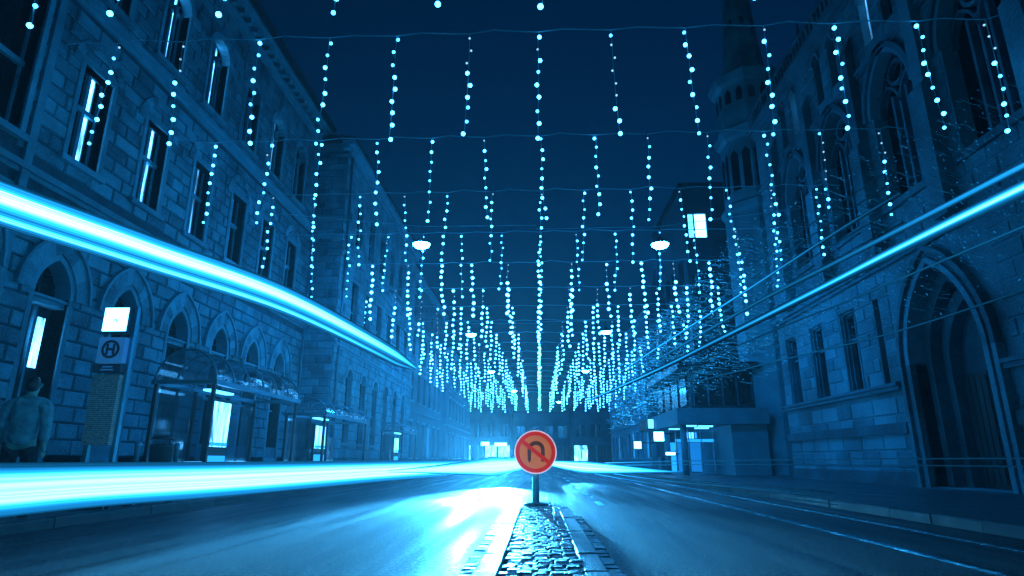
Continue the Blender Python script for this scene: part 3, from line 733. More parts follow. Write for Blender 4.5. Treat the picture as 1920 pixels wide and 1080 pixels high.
# end of the street
def end_block(label, x0, x1, y, h, n, shop):
    B = thing('end_building', label, 'building', 'buildings closing the end of the street')
    W = Wall('F', y); ops = []; pitch = (x1 - x0) / n
    rows = [(.4, 2.9)] + [(4.2 + 2.9 * r_, 6.0 + 2.9 * r_) for r_ in range(max(1, int((h - 5) / 2.9)))]
    for r_, (za, zb) in enumerate(rows):
        for k in range(n): ops.append(Op(x0 + (k + .5) * pitch, pitch * (.42 if r_ == 0 else .3), za, zb, 'rect'))
    wall_core(W, x0, x1, 0, h, ops, .4, 'dark_stone', B)
    MB().box(x0, x1, y + .4, y + 9, 0, h).build('rear_mass', 'dark_stone', B)
    MB().box(x0 - .2, x1 + .2, y - .3, y + 9.2, h, h + .35).build('flat_roof', 'roof_slate', B)
    for q, o in enumerate(ops):
        mt = 'lit_room' if (q in shop) else 'dark_glass'
        wn = empty('window'); wn.parent = B
        pane_fill(W, o, .2, o.z0, o.z1, mt, wn); mb = MB(); W.box(mb, o.c - .05, o.c + .05, .12, .21, o.z0, o.z1); mb.build('frame', 'trim_stone', wn)
end_block('low flat building closing the left end of the street', -16, -4.2, 95, 8.2, 6, (2, 4, 5))
end_block('dark building closing the centre end of the street', -4, 5.0, 101, 8.0, 4, (1, 2))
end_block('dark building closing the right end of the street', 5.2, 17, 96, 8.6, 5, (0, 3))
for x, z, wd, lb in ((-11.4, 3.3, .8, 'leftmost bright lit shop sign at the street end'), (-7.9, 3.1, .6, 'middle bright lit shop sign at the street end'), (-5.6, 3.0, .9, 'widest bright lit shop sign at the street end, left of the road sign')):
    lit_sign(lb, x - wd, x + wd, 93.5, z - .25, z + .25, d=.2)

# ------------------------------------------------------------------ no U-turn sign on the island
def uturn():
    S = thing('traffic_sign', 'round red and orange no U-turn sign on a short post on the traffic island', 'sign')
    S.location = (-.05, 10.25, .12); zc = .83
    MB().lathe([(.057, -.05), (.057, .60), (.05, .60), (.05, 1.1)], (0, .03, 0), 20).build('post', 'white_paint', S, True)
    MB().lathe([(.20, 0), (.20, .03), (.14, .05), (.06, .055)], (0, .03, .01), 20).build('base_plate', 'dark_metal', S)
    def disc(r0, r1, y0, y1, name, mat, n=48):
        mb = MB()
        o_ = [(r1*math.cos(2*math.pi*i/n), r1*math.sin(2*math.pi*i/n)) for i in range(n)]
        if r0 == 0: mb.prism([(x, y0, zc + z) for x, z in o_], [(x, y1, zc + z) for x, z in o_])
        else:
            i_ = [(r0*math.cos(2*math.pi*i/n), r0*math.sin(2*math.pi*i/n)) for i in range(n)]
            for k in range(n):
                q = [o_[k], o_[(k+1)%n], i_[(k+1)%n], i_[k]]
                mb.prism([(x, y0, zc + z) for x, z in q], [(x, y1, zc + z) for x, z in q])
        return mb.build(name, mat, S)
    disc(0, .335, -.045, -.005, 'sign_case', 'grey_metal'); disc(0, .262, -.052, -.046, 'face', 'sign_face')
    disc(.258, .322, -.056, -.046, 'red_ring', 'sign_red'); disc(.322, .34, -.060, -.03, 'rim', 'sign_rim')
    # inverted U arrow
    def ribbon(pts, wd, y0, y1, mb):
        n = len(pts); Lp = []; Rp = []
        for i, p in enumerate(pts):
            a = pts[max(0, i-1)]; b_ = pts[min(n-1, i+1)]; dx, dz = b_[0]-a[0], b_[1]-a[1]; l = math.hypot(dx, dz)
            w_ = wd[i] / 2; Lp.append((p[0]-dz/l*w_, p[1]+dx/l*w_)); Rp.append((p[0]+dz/l*w_, p[1]-dx/l*w_))
        for i in range(n - 1):
            q = [Lp[i], Lp[i+1], Rp[i+1], Rp[i]]
            mb.prism([(x, y0, zc + z) for x, z in q], [(x, y1, zc + z) for x, z in q])
    u = [(-.098, -.165), (-.098, -.12), (-.098, .02)] + [(.01 - .108*math.cos(math.pi*k/12), .04 + .10*math.sin(math.pi*k/12)) for k in range(13)] + [(.118, .0), (.118, -.15)]
    mb = MB(); ribbon(u, [.008, .055] + [.062] * (len(u) - 2), -.057, -.051, mb); mb.build('u_turn_arrow', 'sign_black', S)
    mb = MB(); ribbon([(-.215, .17), (.215, -.165)], [.062, .062], -.061, -.053, mb); mb.build('red_slash', 'sign_red', S)
    for z in (.6, 1.02): MB().box(-.09, .09, -.012, .09, z - .02, z + .02).build('clamp', 'grey_metal', S)
uturn()

# ------------------------------------------------------------------ stop pillar
def pillar():
    S = thing('stop_pillar', 'tram stop pillar with bright square clock and round H sign on the left pavement', 'sign')
    Y = 9.2; x0, x1 = -6.86, -6.44
    for x in (x0 + .02, x1 + .02): MB().box(x - .03, x + .03, Y + .1, Y + .17, .12, 3.2).build('post', 'grey_metal', S)
    c = MB().box(x0, x1 + .0, Y, Y + .24, 2.76, 3.17).build('clock_case', 'dark_metal', S)
    MB().box(x0 + .02, x1 - .02, Y - .012, Y, 2.78, 3.15).build('clock_face', 'panel_white', c)
    mb = MB(); mb.prism([(-6.65, Y - .02, 2.975), (-6.63, Y - .02, 2.97), (-6.60, Y - .02, 2.925), (-6.615, Y - .02, 2.915)], [(-6.65, Y - .014, 2.975), (-6.63, Y - .014, 2.97), (-6.60, Y - .014, 2.925), (-6.615, Y - .014, 2.915)]); mb.build('clock_hand', 'dark_metal', c)
    mb = MB(); mb.prism([(-6.66, Y - .02, 2.97), (-6.645, Y - .02, 2.96), (-6.675, Y - .02, 2.93)], [(-6.66, Y - .014, 2.97), (-6.645, Y - .014, 2.96), (-6.675, Y - .014, 2.93)]); mb.build('clock_hand', 'dark_metal', c)
    h = MB().box(x0, x1, Y, Y + .14, 2.28, 2.68).build('stop_symbol_box', 'stop_face', S)
    n = 32; cx, cz = (x0 + x1) / 2, 2.49
    mb = MB()
    for k in range(n):
        a0, a1 = 2*math.pi*k/n, 2*math.pi*(k+1)/n
        q = [(cx + r_*math.cos(a), cz + r_*math.sin(a)) for r_, a in ((.145,a0),(.145,a1),(.105,a1),(.105,a0))]
        mb.prism([(x, Y - .012, z) for x, z in q], [(x, Y - .002, z) for x, z in q])
    mb.build('symbol_ring', 'stop_ink', h)
    MB().box(cx-.07, cx-.035, Y-.012, Y-.002, cz-.085, cz+.085).box(cx+.035, cx+.07, Y-.012, Y-.002, cz-.085, cz+.085).box(cx-.035, cx+.035, Y-.011, Y-.002, cz-.02, cz+.02).build('letter_h', 'stop_ink', h)
    b_ = MB().box(x0 - .02, x1 - .0, Y - .005, Y + .15, 2.13, 2.26).build('name_band', 'stop_ink', S)
    for z, a in ((2.215, .08), (2.17, .1)): MB().box(cx - a, cx + a, Y - .009, Y - .004, z - .009, z + .009).build('name_line', 'stop_face', b_)
    MB().box(x0, x1, Y + .01, Y + .12, 1.04, 2.10).build('timetable_board', 'timetable', S)
    MB().box(x0 - .02, x1 + .05, Y + .06, Y + .2, .12, .2).build('foot', 'dark_metal', S)
pillar()

# ------------------------------------------------------------------ shelters
def shelter(label, y0, y1, x0, x1, zs, za, nrib, vit, strips, front_gable=True):
    S = thing('stop_shelter', label, 'shelter', 'glass stop shelters on the left pavement')
    cx = (x0 + x1) / 2; hw = (x1 - x0) / 2; n = 14
    arc = [(cx + hw * math.cos(math.pi * k / n), zs + (za - zs) * math.sin(math.pi * k / n)) for k in range(n + 1)]
    ys = [y0 + (y1 - y0) * k / (nrib - 1) for k in range(nrib)]
    for y in ys: MB().tube([(x, y, z) for x, z in arc], .026, 6).build('roof_rib', 'grey_metal', S, True)
    for a, b_ in zip(ys, ys[1:]):
        for lo, hi in ((0, 5), (5, 9), (9, 14)):
            mb = MB()
            for k in range(lo, hi): mb.add([(arc[k][0], a+.03, arc[k][1]), (arc[k+1][0], a+.03, arc[k+1][1]), (arc[k+1][0], b_-.03, arc[k+1][1]), (arc[k][0], b_-.03, arc[k][1])], [(0,1,2,3)])
            mb.build('roof_pane', 'clear_glass', S, True)
    for x in (x0, x1): MB().box(x - .04, x + .04, y0 - .05, y1 + .05, zs - .07, zs + .03).build('eave_beam', 'grey_metal', S)
    for y in (y0, y1): MB().box(x0, x1, y - .03, y + .03, zs - .06, zs + .02).build('tie_beam', 'grey_metal', S)
    if front_gable:
        mb = MB(); mb.prism([(x, y0 + .01, z) for x, z in arc], [(x, y0 + .018, z) for x, z in arc]); mb.build('gable_pane', 'clear_glass', S)
    for y in ys[::2] if nrib > 4 else (y0, y1):
        MB().box(x0 + .02, x0 + .09, y - .035, y + .035, .12, zs - .06).build('post', 'dark_metal', S)
    MB().box(x1 - .09, x1 - .02, y0 + .02, y0 + .09, .12, zs - .06).build('post', 'dark_metal', S)
    MB().box(x1 - .09, x1 - .02, y1 - .09, y1 - .02, .12, zs - .06).build('post', 'dark_metal', S)
    for a, b_ in zip(ys, ys[1:]): MB().box(x0 + .045, x0 + .057, a + .05, b_ - .05, .35, zs - .12).build('back_pane', 'clear_glass', S)
    MB().box(x0 + .15, x1 - .45, y0 + .012, y0 + .022, .35, zs - .12).build('side_pane', 'clear_glass', S)
    if vit:
        v = MB().box(x0 + .2, x0 + .34, vit[0], vit[1], vit[2] - .75, vit[3] + .06).build('poster_case', 'dark_metal', S)
        MB().box(x0 + .34, x0 + .352, vit[0] + .05, vit[1] - .05, vit[2], vit[3]).build('lit_poster', 'poster_light', v)
        MB().box(x0 + .34, x0 + .350, vit[0] + .05, vit[1] - .05, vit[2] - .62, vit[2] - .2).build('poster_reflection', 'panel_blue', v)  # reflection of the lit poster, built as a glowing panel
        MB().box(x0 + .352, x0 + .358, vit[0] + .05, vit[1] - .05, vit[2] + .02, vit[2] + .10).build('poster_caption', 'panel_blue', v)
    for a, b_, m_ in strips: MB().box(x0 + .36, x0 + .42, a, b_, .74, .79).build('trail_glint_bar', m_, S)  # glowing bars added for reflected trail light, no lamp on the rail
    mb = MB().box(x0 + .25, x0 + .62, y0 + .4, y1 - .5, .52, .57); mb.build('bench_seat', 'wood', S)
    for y in (y0 + .6, (y0 + y1) / 2, y1 - .7): MB().box(x0 + .38, x0 + .46, y - .03, y + .03, .12, .52).build('bench_leg', 'dark_metal', S)
    MB().box(cx - .1, cx + .1, y0 + .9, y0 + 1.9, zs - .10, zs - .06).build('ceiling_light', 'panel_soft', S)
    return S
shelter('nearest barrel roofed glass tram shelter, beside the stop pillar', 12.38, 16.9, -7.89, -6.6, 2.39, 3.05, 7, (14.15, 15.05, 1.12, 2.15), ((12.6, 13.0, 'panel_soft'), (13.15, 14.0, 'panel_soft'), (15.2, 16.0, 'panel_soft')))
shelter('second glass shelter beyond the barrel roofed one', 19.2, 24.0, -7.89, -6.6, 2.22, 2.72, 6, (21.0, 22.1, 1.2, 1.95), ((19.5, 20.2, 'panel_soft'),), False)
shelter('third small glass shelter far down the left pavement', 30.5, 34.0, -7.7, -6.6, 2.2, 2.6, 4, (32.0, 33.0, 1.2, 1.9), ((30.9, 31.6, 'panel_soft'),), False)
def bin_():
    S = thing('litter_bin', 'dark litter bin on a post beside the nearest shelter', 'bin')
    S.location = (-7.15, 11.75, .12)
    MB().lathe([(.16, .25), (.19, .30), (.20, .95), (.21, .97), (.19, 1.0), (.17, .97)], (0,0,0), 18).build('drum', 'dark_metal', S, True)
    MB().lathe([(.03, 0), (.03, 1.15)], (0, .23, 0), 10).build('post', 'grey_metal', S, True)
    MB().lathe([(.21, 1.08), (.19, 1.13), (.02, 1.17)], (0,0,0), 18).build('lid', 'dark_metal', S, True)
bin_()
# slim bollards / railing posts along the left kerb
for k, (x, y) in enumerate(((-6.42, 9.9), (-6.42, 11.0), (-6.42, 17.5), (-6.42, 26.0), (-6.42, 29.5))):
    S = thing('bollard', ['slim kerb bollard just right of the stop pillar', 'slim kerb bollard between stop pillar and litter bin', 'slim kerb bollard between the first two shelters', 'slim kerb bollard after the second shelter', 'farthest slim kerb bollard on the left pavement'][k], 'bollard', 'bollards along the left kerb')
    MB().lathe([(.04, 0), (.04, .9), (.05, .92), (.05, .98), (.02, 1.0)], (x, y, .12), 12).build('shaft', 'grey_metal', S, True)
    MB().lathe([(.07, 0), (.07, .03), (.05, .05)], (x, y, .12), 12).build('collar', 'dark_metal', S)

# ------------------------------------------------------------------ person
def skin_obj(name, pts, edges, mat, parent, root=0, sub=2):
    me = bpy.data.meshes.new(name); me.from_pydata([p[:3] for p in pts], edges, []); me.materials.append(M[mat])
    o = link(name, me, parent)
    sk = o.modifiers.new('skin', 'SKIN'); 
    if not me.skin_vertices: 
        bpy.context.view_layer.objects.active = o
    lay = me.skin_vertices[0].data if me.skin_vertices else None
    if lay:
        for i, p in enumerate(pts):
            rx = p[3]; ry = p[4] if len(p) > 4 else p[3]
            lay[i].radius = (rx, ry); lay[i].use_root = (i == root)
    ss = o.modifiers.new('sub', 'SUBSURF'); ss.levels = sub; ss.render_levels = sub
    sk.use_smooth_shade = True
    return o
def person(label, loc, rz, jacket, group=None, walk=.12):
    S = thing('person', label, 'person', group); S.location = loc; S.rotation_euler = (0, 0, rz)
    # +y is the way the person faces
    pts = [(0,0,.95,.13,.10), (0,-.01,1.12,.12,.09), (0,-.01,1.30,.15,.10), (0,0,1.43,.11,.08), (0,.01,1.50,.052), (0,.02,1.56,.07), (0,.025,1.64,.082,.095), (0,.02,1.71,.06,.07)]
    ed = [(i, i+1) for i in range(7)]
    for s_ in (-1, 1):
        k = len(pts); f_ = walk * s_
        pts += [(s_*.10, 0, .86, .085), (s_*.10, f_*.7+.03, .50, .062), (s_*.10, f_, .12, .042), (s_*.10, f_+.10, .04, .038), (s_*.10, f_+.17, .03, .028)]
        ed += [(0, k), (k, k+1), (k+1, k+2), (k+2, k+3), (k+3, k+4)]
        a = len(pts); g_ = -walk * .8 * s_
        pts += [(s_*.19, 0, 1.40, .062), (s_*.24, -.02+g_*.4, 1.13, .046), (s_*.25, .06+g_, .90, .033), (s_*.25, .09+g_, .83, .036,.02)]
        ed += [(3, a), (a, a+1), (a+1, a+2), (a+2, a+3)]
        for q, (dx, ln) in enumerate(((-.024,.075), (-.008,.085), (.008,.08), (.024,.062))):
            z = len(pts); pts += [(s_*.25+dx*.5, .10+g_+dx, .79, .0095), (s_*.25+dx*.5, .105+g_+dx, .79-ln*.5, .0085), (s_*.25+dx*.5, .095+g_+dx, .79-ln*.85, .007)]
            ed += [(a+3, z), (z, z+1), (z+1, z+2)]
        z = len(pts); pts += [(s_*.235, .135+g_, .84, .010), (s_*.23, .155+g_, .80, .008)]; ed += [(a+3, z), (z, z+1)]
    skin_obj('body', pts, ed, 'skin', S)
    jp = [(0,0,.84,.185,.135), (0,-.01,1.05,.165,.125), (0,-.01,1.28,.19,.135), (0,0,1.43,.13,.10), (0,.01,1.50,.075,.075)]; je = [(0,1),(1,2),(2,3),(3,4)]
    for s_ in (-1, 1):
        g_ = -walk * .8 * s_; a = len(jp)
        jp += [(s_*.20, 0, 1.40, .085), (s_*.25, -.02+g_*.4, 1.13, .07), (s_*.255, .05+g_, .91, .055)]; je += [(3, a), (a, a+1), (a+1, a+2)]
    skin_obj('jacket', jp, je, jacket, S)
    tp = [(0,0,.92,.15,.12)]; te = []
    for s_ in (-1, 1):
        k = len(tp); f_ = walk * s_
        tp += [(s_*.10, 0, .82, .105), (s_*.10, f_*.7+.03, .48, .08), (s_*.10, f_, .10, .066)]; te += [(0,k),(k,k+1),(k+1,k+2)]
    skin_obj('trousers', tp, te, 'dark_cloth', S)
    for s_ in (-1, 1):
        f_ = walk * s_; skin_obj('shoe', [(s_*.10, f_-.05, .05, .05,.045), (s_*.10, f_+.07, .045, .05,.04), (s_*.10, f_+.18, .035, .042,.03)], [(0,1),(1,2)], 'dark_cloth', S, sub=1)
    skin_obj('hair', [(0,-.035,1.54,.062), (0,-.03,1.63,.095), (0,0,1.705,.085), (0,.05,1.735,.05)], [(0,1),(1,2),(2,3)], 'hair_dark', S)
    mb = MB(); 
    mb.lathe([(.001,-.014),(.012,-.01),(.016,0),(.012,.01),(.001,.014)], (0, .125, 1.62), 8); 
    for s_ in (-1, 1): mb.lathe([(.001,-.009),(.010,0),(.001,.009)], (s_*.032, .112, 1.655), 8); mb.lathe([(.004,-.03),(.014,0),(.008,.03)], (s_*.088, .02, 1.635), 6)
    mb.box(-.024, .024, .108, .118, 1.578, 1.586)
    mb.build('face_features', 'skin', S, True)
    return S
person('person in a pale jacket and dark trousers on the pavement left of the stop pillar', (-6.55, 7.75, .125), R(20), 'jacket_cloth')

# ------------------------------------------------------------------ rows of hanging light strings
ROWS = [7.55, 11.41, 15.89, 19.65, 23.65, 27.7, 32.1] + [36.2 + 4.1 * k for k in range(13)]
ZW = 9.83; PITCH = 1.585
def bulb_mesh(mat, r_):
    b_ = MB(); b_.lathe([(r_*.35, -r_*.94), (r_*.87, -r_*.5), (r_, 0), (r_*.87, r_*.5), (r_*.4, r_*.92)], (0,0,0), 8, 0)
    b_.lathe([(r_*.42, r_*.93), (r_*.36, r_*1.7), (r_*.15, r_*1.9)], (0,0,0), 6, 1)
    return b_.mesh('bulb', [mat, 'dark_metal'], True)
BR = {k: bulb_mesh(k, r_) for k, r_ in (('bulb_bright', .044), ('bulb_mid', .034), ('bulb_dim', .024))}
ordn = ['row of string lights overhead, only its lowest bulbs in the picture', 'nearest full row of hanging string lights across the street', 'second full row of hanging string lights from the camera', 'third full row of hanging string lights from the camera', 'fourth full row of hanging string lights from the camera', 'fifth full row of hanging string lights from the camera', 'sixth full row of hanging string lights from the camera']
for ri, Y in enumerate(ROWS):
    S = thing('light_curtain', ordn[ri] if ri < len(ordn) else ('%s row of hanging string lights counted from the nearest full row' % ('seventh', 'eighth', 'ninth', 'tenth')[ri - 7]) if ri < 11 else 'one of the far rows of tiny string lights towards the street end', 'string lights', 'rows of hanging string lights over the street')
    near = ri <= 4; q = random.Random(100 + ri)
    xs = [-6 * PITCH + .15 + k * PITCH + q.uniform(-.1, .1) for k in range(13)]
    # support wire with slack between the strand clips
    pts = []; xl = -10.58 if Y < 27 else -9.18; xr = 10.38 if Y < 27 else 9.58
    allx = [xl] + xs + [xr]
    for a, b_ in zip(allx, allx[1:]):
        hgt = q.uniform(.02, .10)
        pts += [(a, Y, ZW), (a + (b_-a)*.35, Y + q.uniform(-.02,.02), ZW + hgt), (a + (b_-a)*.75, Y, ZW + hgt * .3)]
    pts.append((xr, Y, ZW))
    MB().tube(pts, .016, 4).build('span_wire', 'wire', S)
    for x in xs:
        nb = 9; sp_ = .305 + (q.uniform(-.02, .02) if ri else 0); sway = q.uniform(-.10, .10) * (1 if abs(x) > 3 else .6); yy = q.uniform(-.12, .12)
        off = set()
        if q.random() < .4: off = {q.choice((0, 0, 1))} | ({1, 2} if q.random() < .35 else set())
        if q.random() < .06: off = set(range(1, 6))
        cab = []; bul = []
        for k in range(nb):
            f_ = (k + .6) / nb; bx = x + sway * f_ * f_ * 2 + q.uniform(-.05, .05); by = Y + yy * f_ + q.uniform(-.02, .02); bz = ZW - .12 - k * sp_ + q.uniform(-.03, .03)
            cab.append((x + sway * f_ * f_ * 2, Y + yy * f_, bz)); bul.append((bx, by, bz))
        cb = MB().tube([(x, Y, ZW)] + cab, .008, 3)
        st = cb.build('strand', 'wire', S)
        if near:
            for k, p in enumerate(bul):
                mt = 'bulb_dim' if k in off else ('bulb_bright' if q.random() < .6 else 'bulb_mid')
                link('bulb', BR[mt], st, p, rot=(q.uniform(-.5,.5), q.uniform(-.5,.5), 0))
        else:
            mb = MB()
            for k, p in enumerate(bul):
                r_ = q.choice((.084, .076, .062)) if k not in off else .03
                mb.lathe([(r_*.5, -r_*.8), (r_, 0), (r_*.5, r_*.8)], p, 6, 1 if k in off else 0)
            mb.build('bulb_cluster', ['bulb_far', 'bulb_dim'], st, kind='stuff')

# ------------------------------------------------------------------ suspended street lamps
for k, (x, y, lb) in enumerate(((-4.45, 22.3, 'left of the two nearest bright suspended street lamps'), (4.8, 22.7, 'right of the two nearest bright suspended street lamps'), (-4.4, 40.1, 'left lamp of the second suspended pair'), (4.5, 39.6, 'right lamp of the second suspended pair'), (-4.4, 58, 'left lamp of the third suspended pair'), (4.5, 58, 'right lamp of the third suspended pair'), (-2.9, 75, 'farthest suspended street lamp, left of centre'), (3.0, 90, 'farthest suspended street lamp, right of centre'))):
    S = thing('street_lamp', lb, 'street lamp', 'lamps hung over the street')
    MB().lathe([(.04, -.19), (.19, -.15), (.28, -.06), (.29, -.01)], (x, y, 8.9), 16, sx=1.15).build('bowl', 'lamp_glow', S, True)
    MB().lathe([(.31, 0), (.30, .05), (.2, .13), (.07, .17), (.05, .3)], (x, y, 8.9), 16, sx=1.15).build('hood', 'dark_metal', S, True)
    MB().tube([(x, y, 9.15), (x, y, 9.62)], .015, 6).build('hanger', 'dark_metal', S)
    e = -10.55 if y < 27 else -9.15
    if x > 0: e = 10.35 if y < 27 else 9.55
    MB().tube([(0, y, 9.6), (x, y, 9.62), (e, y, 10.3)], .012, 4).build('span_wire', 'wire', S)

# ------------------------------------------------------------------ luminous streaks of the passing traffic
def spline(P, n=12):
    out = []
    for i in range(len(P) - 1):
        p0 = P[max(0, i-1)]; p1 = P[i]; p2 = P[i+1]; p3 = P[min(len(P)-1, i+2)]
        for k in range(n):
            t_ = k / n
            out.append(tuple(.5 * ((2*b) + (c-a)*t_ + (2*a-5*b+4*c-d)*t_*t_ + (-a+3*b-3*c+d)*t_**3) for a, b, c, d in zip(p0, p1, p2, p3)))
    out.append(P[-1]); return out
tr = random.Random(11)
def trail(label, path, bundles, group='light trails of passing traffic', mat='streak', thick=.045, fray=.35, step=.006, both=False):
    """path: (x, y, z, strength); bundles: profiles of (height offset, share of the strength), each one a lens-section streak
    made of many fine lines of uneven brightness"""
    S = thing('light_trail', label, 'light trail', group)
    sp_ = spline([(p[0], p[1], p[2], math.log(p[3])) for p in path]); N = len(sp_)
    for prof in bundles:
        z = prof[0][0]; zs = []; rel = []
        while z > prof[-1][0]:
            for (za, ra), (zb, rb) in zip(prof, prof[1:]):
                if za >= z >= zb:
                    f_ = (za - z) / (za - zb); v = ra * (rb / ra) ** f_; break
            zs.append(z); rel.append(v * math.exp(tr.gauss(0, fray) - fray * .5)); z -= step * tr.uniform(.6, 1.5)
        zs.append(prof[-1][0]); rel.append(prof[-1][1])
        K = len(zs); mb = MB(); zmid = (zs[0] + zs[-1]) / 2; hh = (zs[0] - zs[-1]) / 2
        for i, p in enumerate(sp_):
            d = Vector(sp_[min(N-1, i+1)][:3]) - Vector(sp_[max(0, i-1)][:3]); nrm = Vector((d.y, -d.x, 0)).normalized(); g_ = math.exp(p[3])
            tp = min(1, .15 + (N - 1 - i) / (N * .14))
            if both: tp = min(tp, .03 + (i / (N * .55)) ** 1.3)
            for sg in (1, -1):
                for j in (range(K) if sg == 1 else range(K - 1, -1, -1)):
                    th = sg * thick * math.sqrt(max(.02, 1 - ((zs[j] - zmid) / hh) ** 2)) * tp
                    mb.v.append((p[0] + nrm.x * th, p[1] + nrm.y * th, p[2] + zs[j] * tp)); mb.glow.append(max(.02, g_ * rel[j]))
        n = 2 * K
        for i in range(N - 1):
            for j in range(n): mb.f.append((i*n + j, i*n + (j+1) % n, (i+1)*n + (j+1) % n, (i+1)*n + j)); mb.mi.append(0)
        mb.f.append(tuple(range(n))[::-1]); mb.mi.append(0); mb.f.append(tuple((N-1)*n + j for j in range(n))); mb.mi.append(0)
        mb.build('streak', mat, S, True)
    return S
def hair(r_): return [(r_, .15), (r_*.3, 1), (-r_*.3, 1), (-r_, .15)]
# tall vehicle on the left: white band over a cyan band
trail('broad double white and cyan light trail sweeping along the left facade',
      [(-5.0, 3.3, 3.0, 18), (-4.72, 4.6, 3.0, 18), (-4.22, 6.1, 3.0, 17), (-3.55, 8.2, 3.0, 14), (-3.2, 11.6, 3.0, 7), (-3.0, 15.0, 3.0, 2.2)],
      [[(.20, .006), (.16, .03), (.125, .08), (.10, .16), (.08, .35), (.06, .8), (.03, 1), (0, 1), (-.02, .6), (-.04, .22), (-.06, .09), (-.095, .04)],
       [(-.098, .04), (-.12, .06), (-.14, .2), (-.155, .4), (-.17, .4), (-.185, .12), (-.20, .03), (-.215, .007)]], fray=.38, step=.007)
# headlights on the left lane
trail('blinding white headlight trail low along the left lane',
      [(-3.75, 2.6, .6, 12), (-3.85, 4.4, .6, 12), (-3.87, 5.6, .6, 13), (-3.5, 7.4, .6, 14), (-2.95, 11.4, .61, 14), (-2.1, 17, .62, 14), (-1.7, 26, .63, 14), (-1.45, 42, .64, 14), (-1.3, 70, .65, 14)],
      [[(.21, .008), (.18, .03), (.16, .08), (.13, .25), (.10, .7), (.06, 1), (-.05, 1), (-.075, .6), (-.095, .2), (-.115, .09), (-.14, .07), (-.155, .04), (-.17, .01)]], thick=.06, fray=.22, step=.008)
trail('white-hot burst of headlights flaring just left of the road sign',
      [(-2.9, 11.6, .62, 12), (-2.3, 13.6, .63, 13), (-1.75, 16.5, .64, 14), (-1.3, 19.5, .65, 14), (-.9, 25, .66, 14), (-.55, 36, .66, 14)],
      [[(.27, .02), (.22, .08), (.16, .4), (.10, 1), (-.12, 1), (-.2, .4), (-.25, .08), (-.29, .02)]], fray=.25, both=True)
# right lane
trail('bright cyan light trail rising to the right edge of the street',
      [(4.3, 3.2, 3.0, 9), (4.04, 4.84, 3.0, 8), (3.86, 6.4, 3.0, 4), (3.71, 8.2, 3.0, 1.8), (3.4, 11.5, 3.0, .8), (2.94, 16, 3.0, 1.2), (1.87, 24, 3.0, 3.5)],
      [[(.06, .02), (.04, .08), (.022, .35), (.005, 1), (-.015, .8), (-.03, .25), (-.045, .08), (-.065, .02)]], thick=.025, fray=.3, step=.004)
trail('thin upper cyan light trail above the bright right one',
      [(3.95, 3.2, 3.0, 2.4), (3.74, 4.44, 3.0, 2.2), (3.61, 5.4, 3.0, 1.5), (3.42, 6.8, 3.0, .7), (3.12, 9.0, 3.0, .6), (2.65, 14.3, 3.0, 1.5)],
      [[(.03, .08), (.012, .6), (0, 1), (-.012, .6), (-.03, .08)]], thick=.012, step=.004)
trail('fine high light trail through the lights on the right',
      [(4.5, 7.2, 4.0, .12), (4.33, 8.64, 4.0, .3), (4.08, 11.7, 4.0, 1.0), (3.68, 16.2, 4.0, 1.6), (3.08, 23.5, 4.0, 2.0)], [hair(.03), [(.20, .1), (.19, .4), (.18, .1)], [(.38, .08), (.372, .3), (.364, .08)], [(-.14, .1), (-.15, .5), (-.16, .1)], [(-.36, .1), (-.368, .35), (-.376, .1)]], thick=.010)
trail('faint thin light trail under the bright right one', [(3.55, 3.2, 2.4, .5), (3.41, 4.16, 2.4, .45), (3.2, 6.15, 2.4, .28), (2.98, 7.74, 2.4, .2), (2.51, 12.1, 2.4, .2)], [hair(.010)], thick=.006)
trail('lowest faint thin light trail crossing the right portal', [(4.1, 4.6, 2.2, .10), (3.97, 7, 2.2, .22), (3.3, 9.6, 2.2, .28), (2.82, 12.6, 2.2, .3), (2.7, 20, 2.2, .3)], [hair(.010)], thick=.006)
trail('white to blue light trail low along the right lane beyond the sign',
      [(3.3, 2.6, .76, .14), (3.0, 5, .76, .17), (2.5, 7.5, .75, .28), (2.0, 9.6, .73, .8), (1.75, 11.6, .71, 2.5), (1.4, 15, .68, 9), (.95, 22, .66, 14), (.7, 40, .66, 14), (.6, 70, .66, 14)],
      [[(.083, .6), (.078, 1), (.073, .6)], [(.031, .5), (.027, .8), (.023, .5)]], thick=.004)
trail('thick white glare low on the right lane just past the sign',
      [(2.05, 9.3, .66, 1.2), (1.8, 11, .66, 4), (1.5, 13.5, .66, 10), (1.1, 18, .66, 14), (.8, 28, .66, 14), (.6, 45, .66, 14)],
      [[(.14, .04), (.10, .2), (.06, .8), (-.06, 1), (-.12, .3), (-.17, .04)]], thick=.04, both=True)
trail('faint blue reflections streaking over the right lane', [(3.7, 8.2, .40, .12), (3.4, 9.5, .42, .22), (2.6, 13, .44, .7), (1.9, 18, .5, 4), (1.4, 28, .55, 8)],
      [[(.036, .4), (.03, .8), (.024, .4)], [(-.012, .4), (-.02, .9), (-.028, .4)], [(-.104, .4), (-.11, 1), (-.116, .4)]], thick=.005)
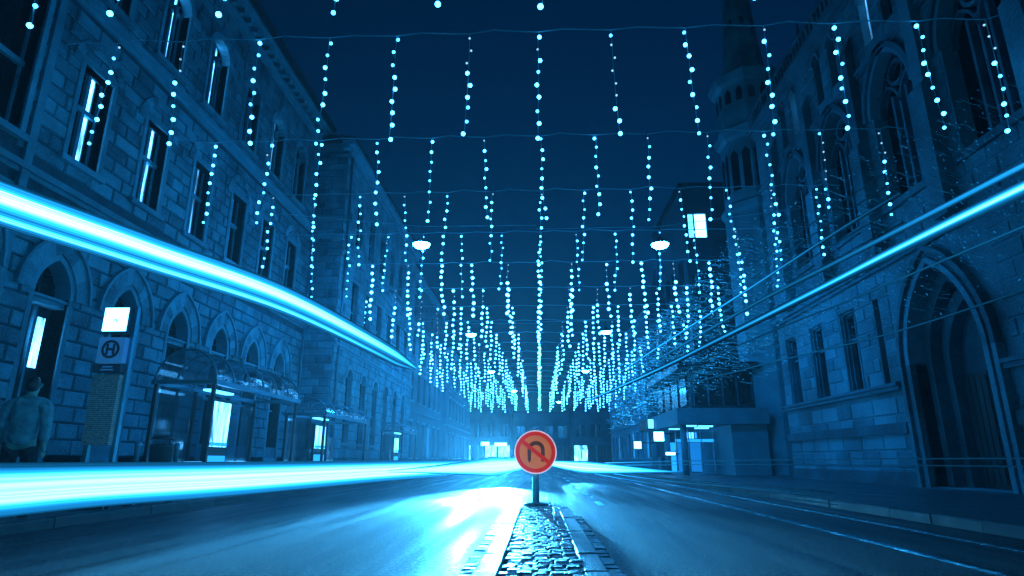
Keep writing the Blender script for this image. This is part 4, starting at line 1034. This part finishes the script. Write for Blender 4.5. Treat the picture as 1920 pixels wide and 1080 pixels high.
# the headlamps themselves throw their beams along the left lane towards the camera
def beam(x, y, z, tx, ty, tz, e, size, blend=.6):
    l = bpy.data.lights.new('headlight_beam', 'SPOT'); l.energy = e; l.color = (.06, .48, 1.0); l.spot_size = R(size); l.spot_blend = blend; l.shadow_soft_size = .3
    o = bpy.data.objects.new('headlight_beam', l); col.objects.link(o); o.location = (x, y, z)
    o.rotation_euler = (Vector((tx, ty, tz)) - Vector((x, y, z))).to_track_quat('-Z', 'Y').to_euler()
beam(-1.25, 21, .66, -1.0, 9, 0, 190000, 40, .9)
beam(-1.9, 15.5, .62, -1.5, 7, 0, 9000, 60, 1)
beam(1.3, 26, .70, 2.8, 15, 0, 3500, 26, .9)

# wavering filaments of reflected light along the right side: far too many to count
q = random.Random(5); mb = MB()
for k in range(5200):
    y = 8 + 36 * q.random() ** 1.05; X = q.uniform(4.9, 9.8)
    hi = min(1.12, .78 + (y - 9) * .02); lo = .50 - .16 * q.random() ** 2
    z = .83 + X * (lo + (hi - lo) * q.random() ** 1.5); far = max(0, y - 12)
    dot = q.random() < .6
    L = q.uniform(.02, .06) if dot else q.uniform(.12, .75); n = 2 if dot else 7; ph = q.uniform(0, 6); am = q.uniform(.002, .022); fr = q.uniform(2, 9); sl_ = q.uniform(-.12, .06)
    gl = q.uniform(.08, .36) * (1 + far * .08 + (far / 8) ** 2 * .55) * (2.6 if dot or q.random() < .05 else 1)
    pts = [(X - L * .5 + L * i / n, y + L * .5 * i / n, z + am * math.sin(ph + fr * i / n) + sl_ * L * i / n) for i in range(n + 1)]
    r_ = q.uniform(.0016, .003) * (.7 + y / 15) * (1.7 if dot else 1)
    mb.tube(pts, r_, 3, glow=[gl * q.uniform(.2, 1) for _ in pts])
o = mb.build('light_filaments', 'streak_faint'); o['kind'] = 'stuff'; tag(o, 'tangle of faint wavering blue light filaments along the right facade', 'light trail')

# ------------------------------------------------------------------ night air: thin even haze that carries the glow of the lights
hz = MB().box(-60, 60, -8, 130, -1.6, 42).build('haze', 'wire'); hz['kind'] = 'stuff'; hz['label'] = 'thin blue night haze filling the street'
m = bpy.data.materials.new('haze_air'); m.use_nodes = True; t = m.node_tree; t.nodes.clear()
ou = t.nodes.new('ShaderNodeOutputMaterial'); pv = t.nodes.new('ShaderNodeVolumePrincipled')
pv.inputs['Density'].default_value = .0009; pv.inputs['Anisotropy'].default_value = .55; pv.inputs['Color'].default_value = (.6, .88, 1, 1)
t.links.new(pv.outputs[0], ou.inputs['Volume']); hz.data.materials[0] = m
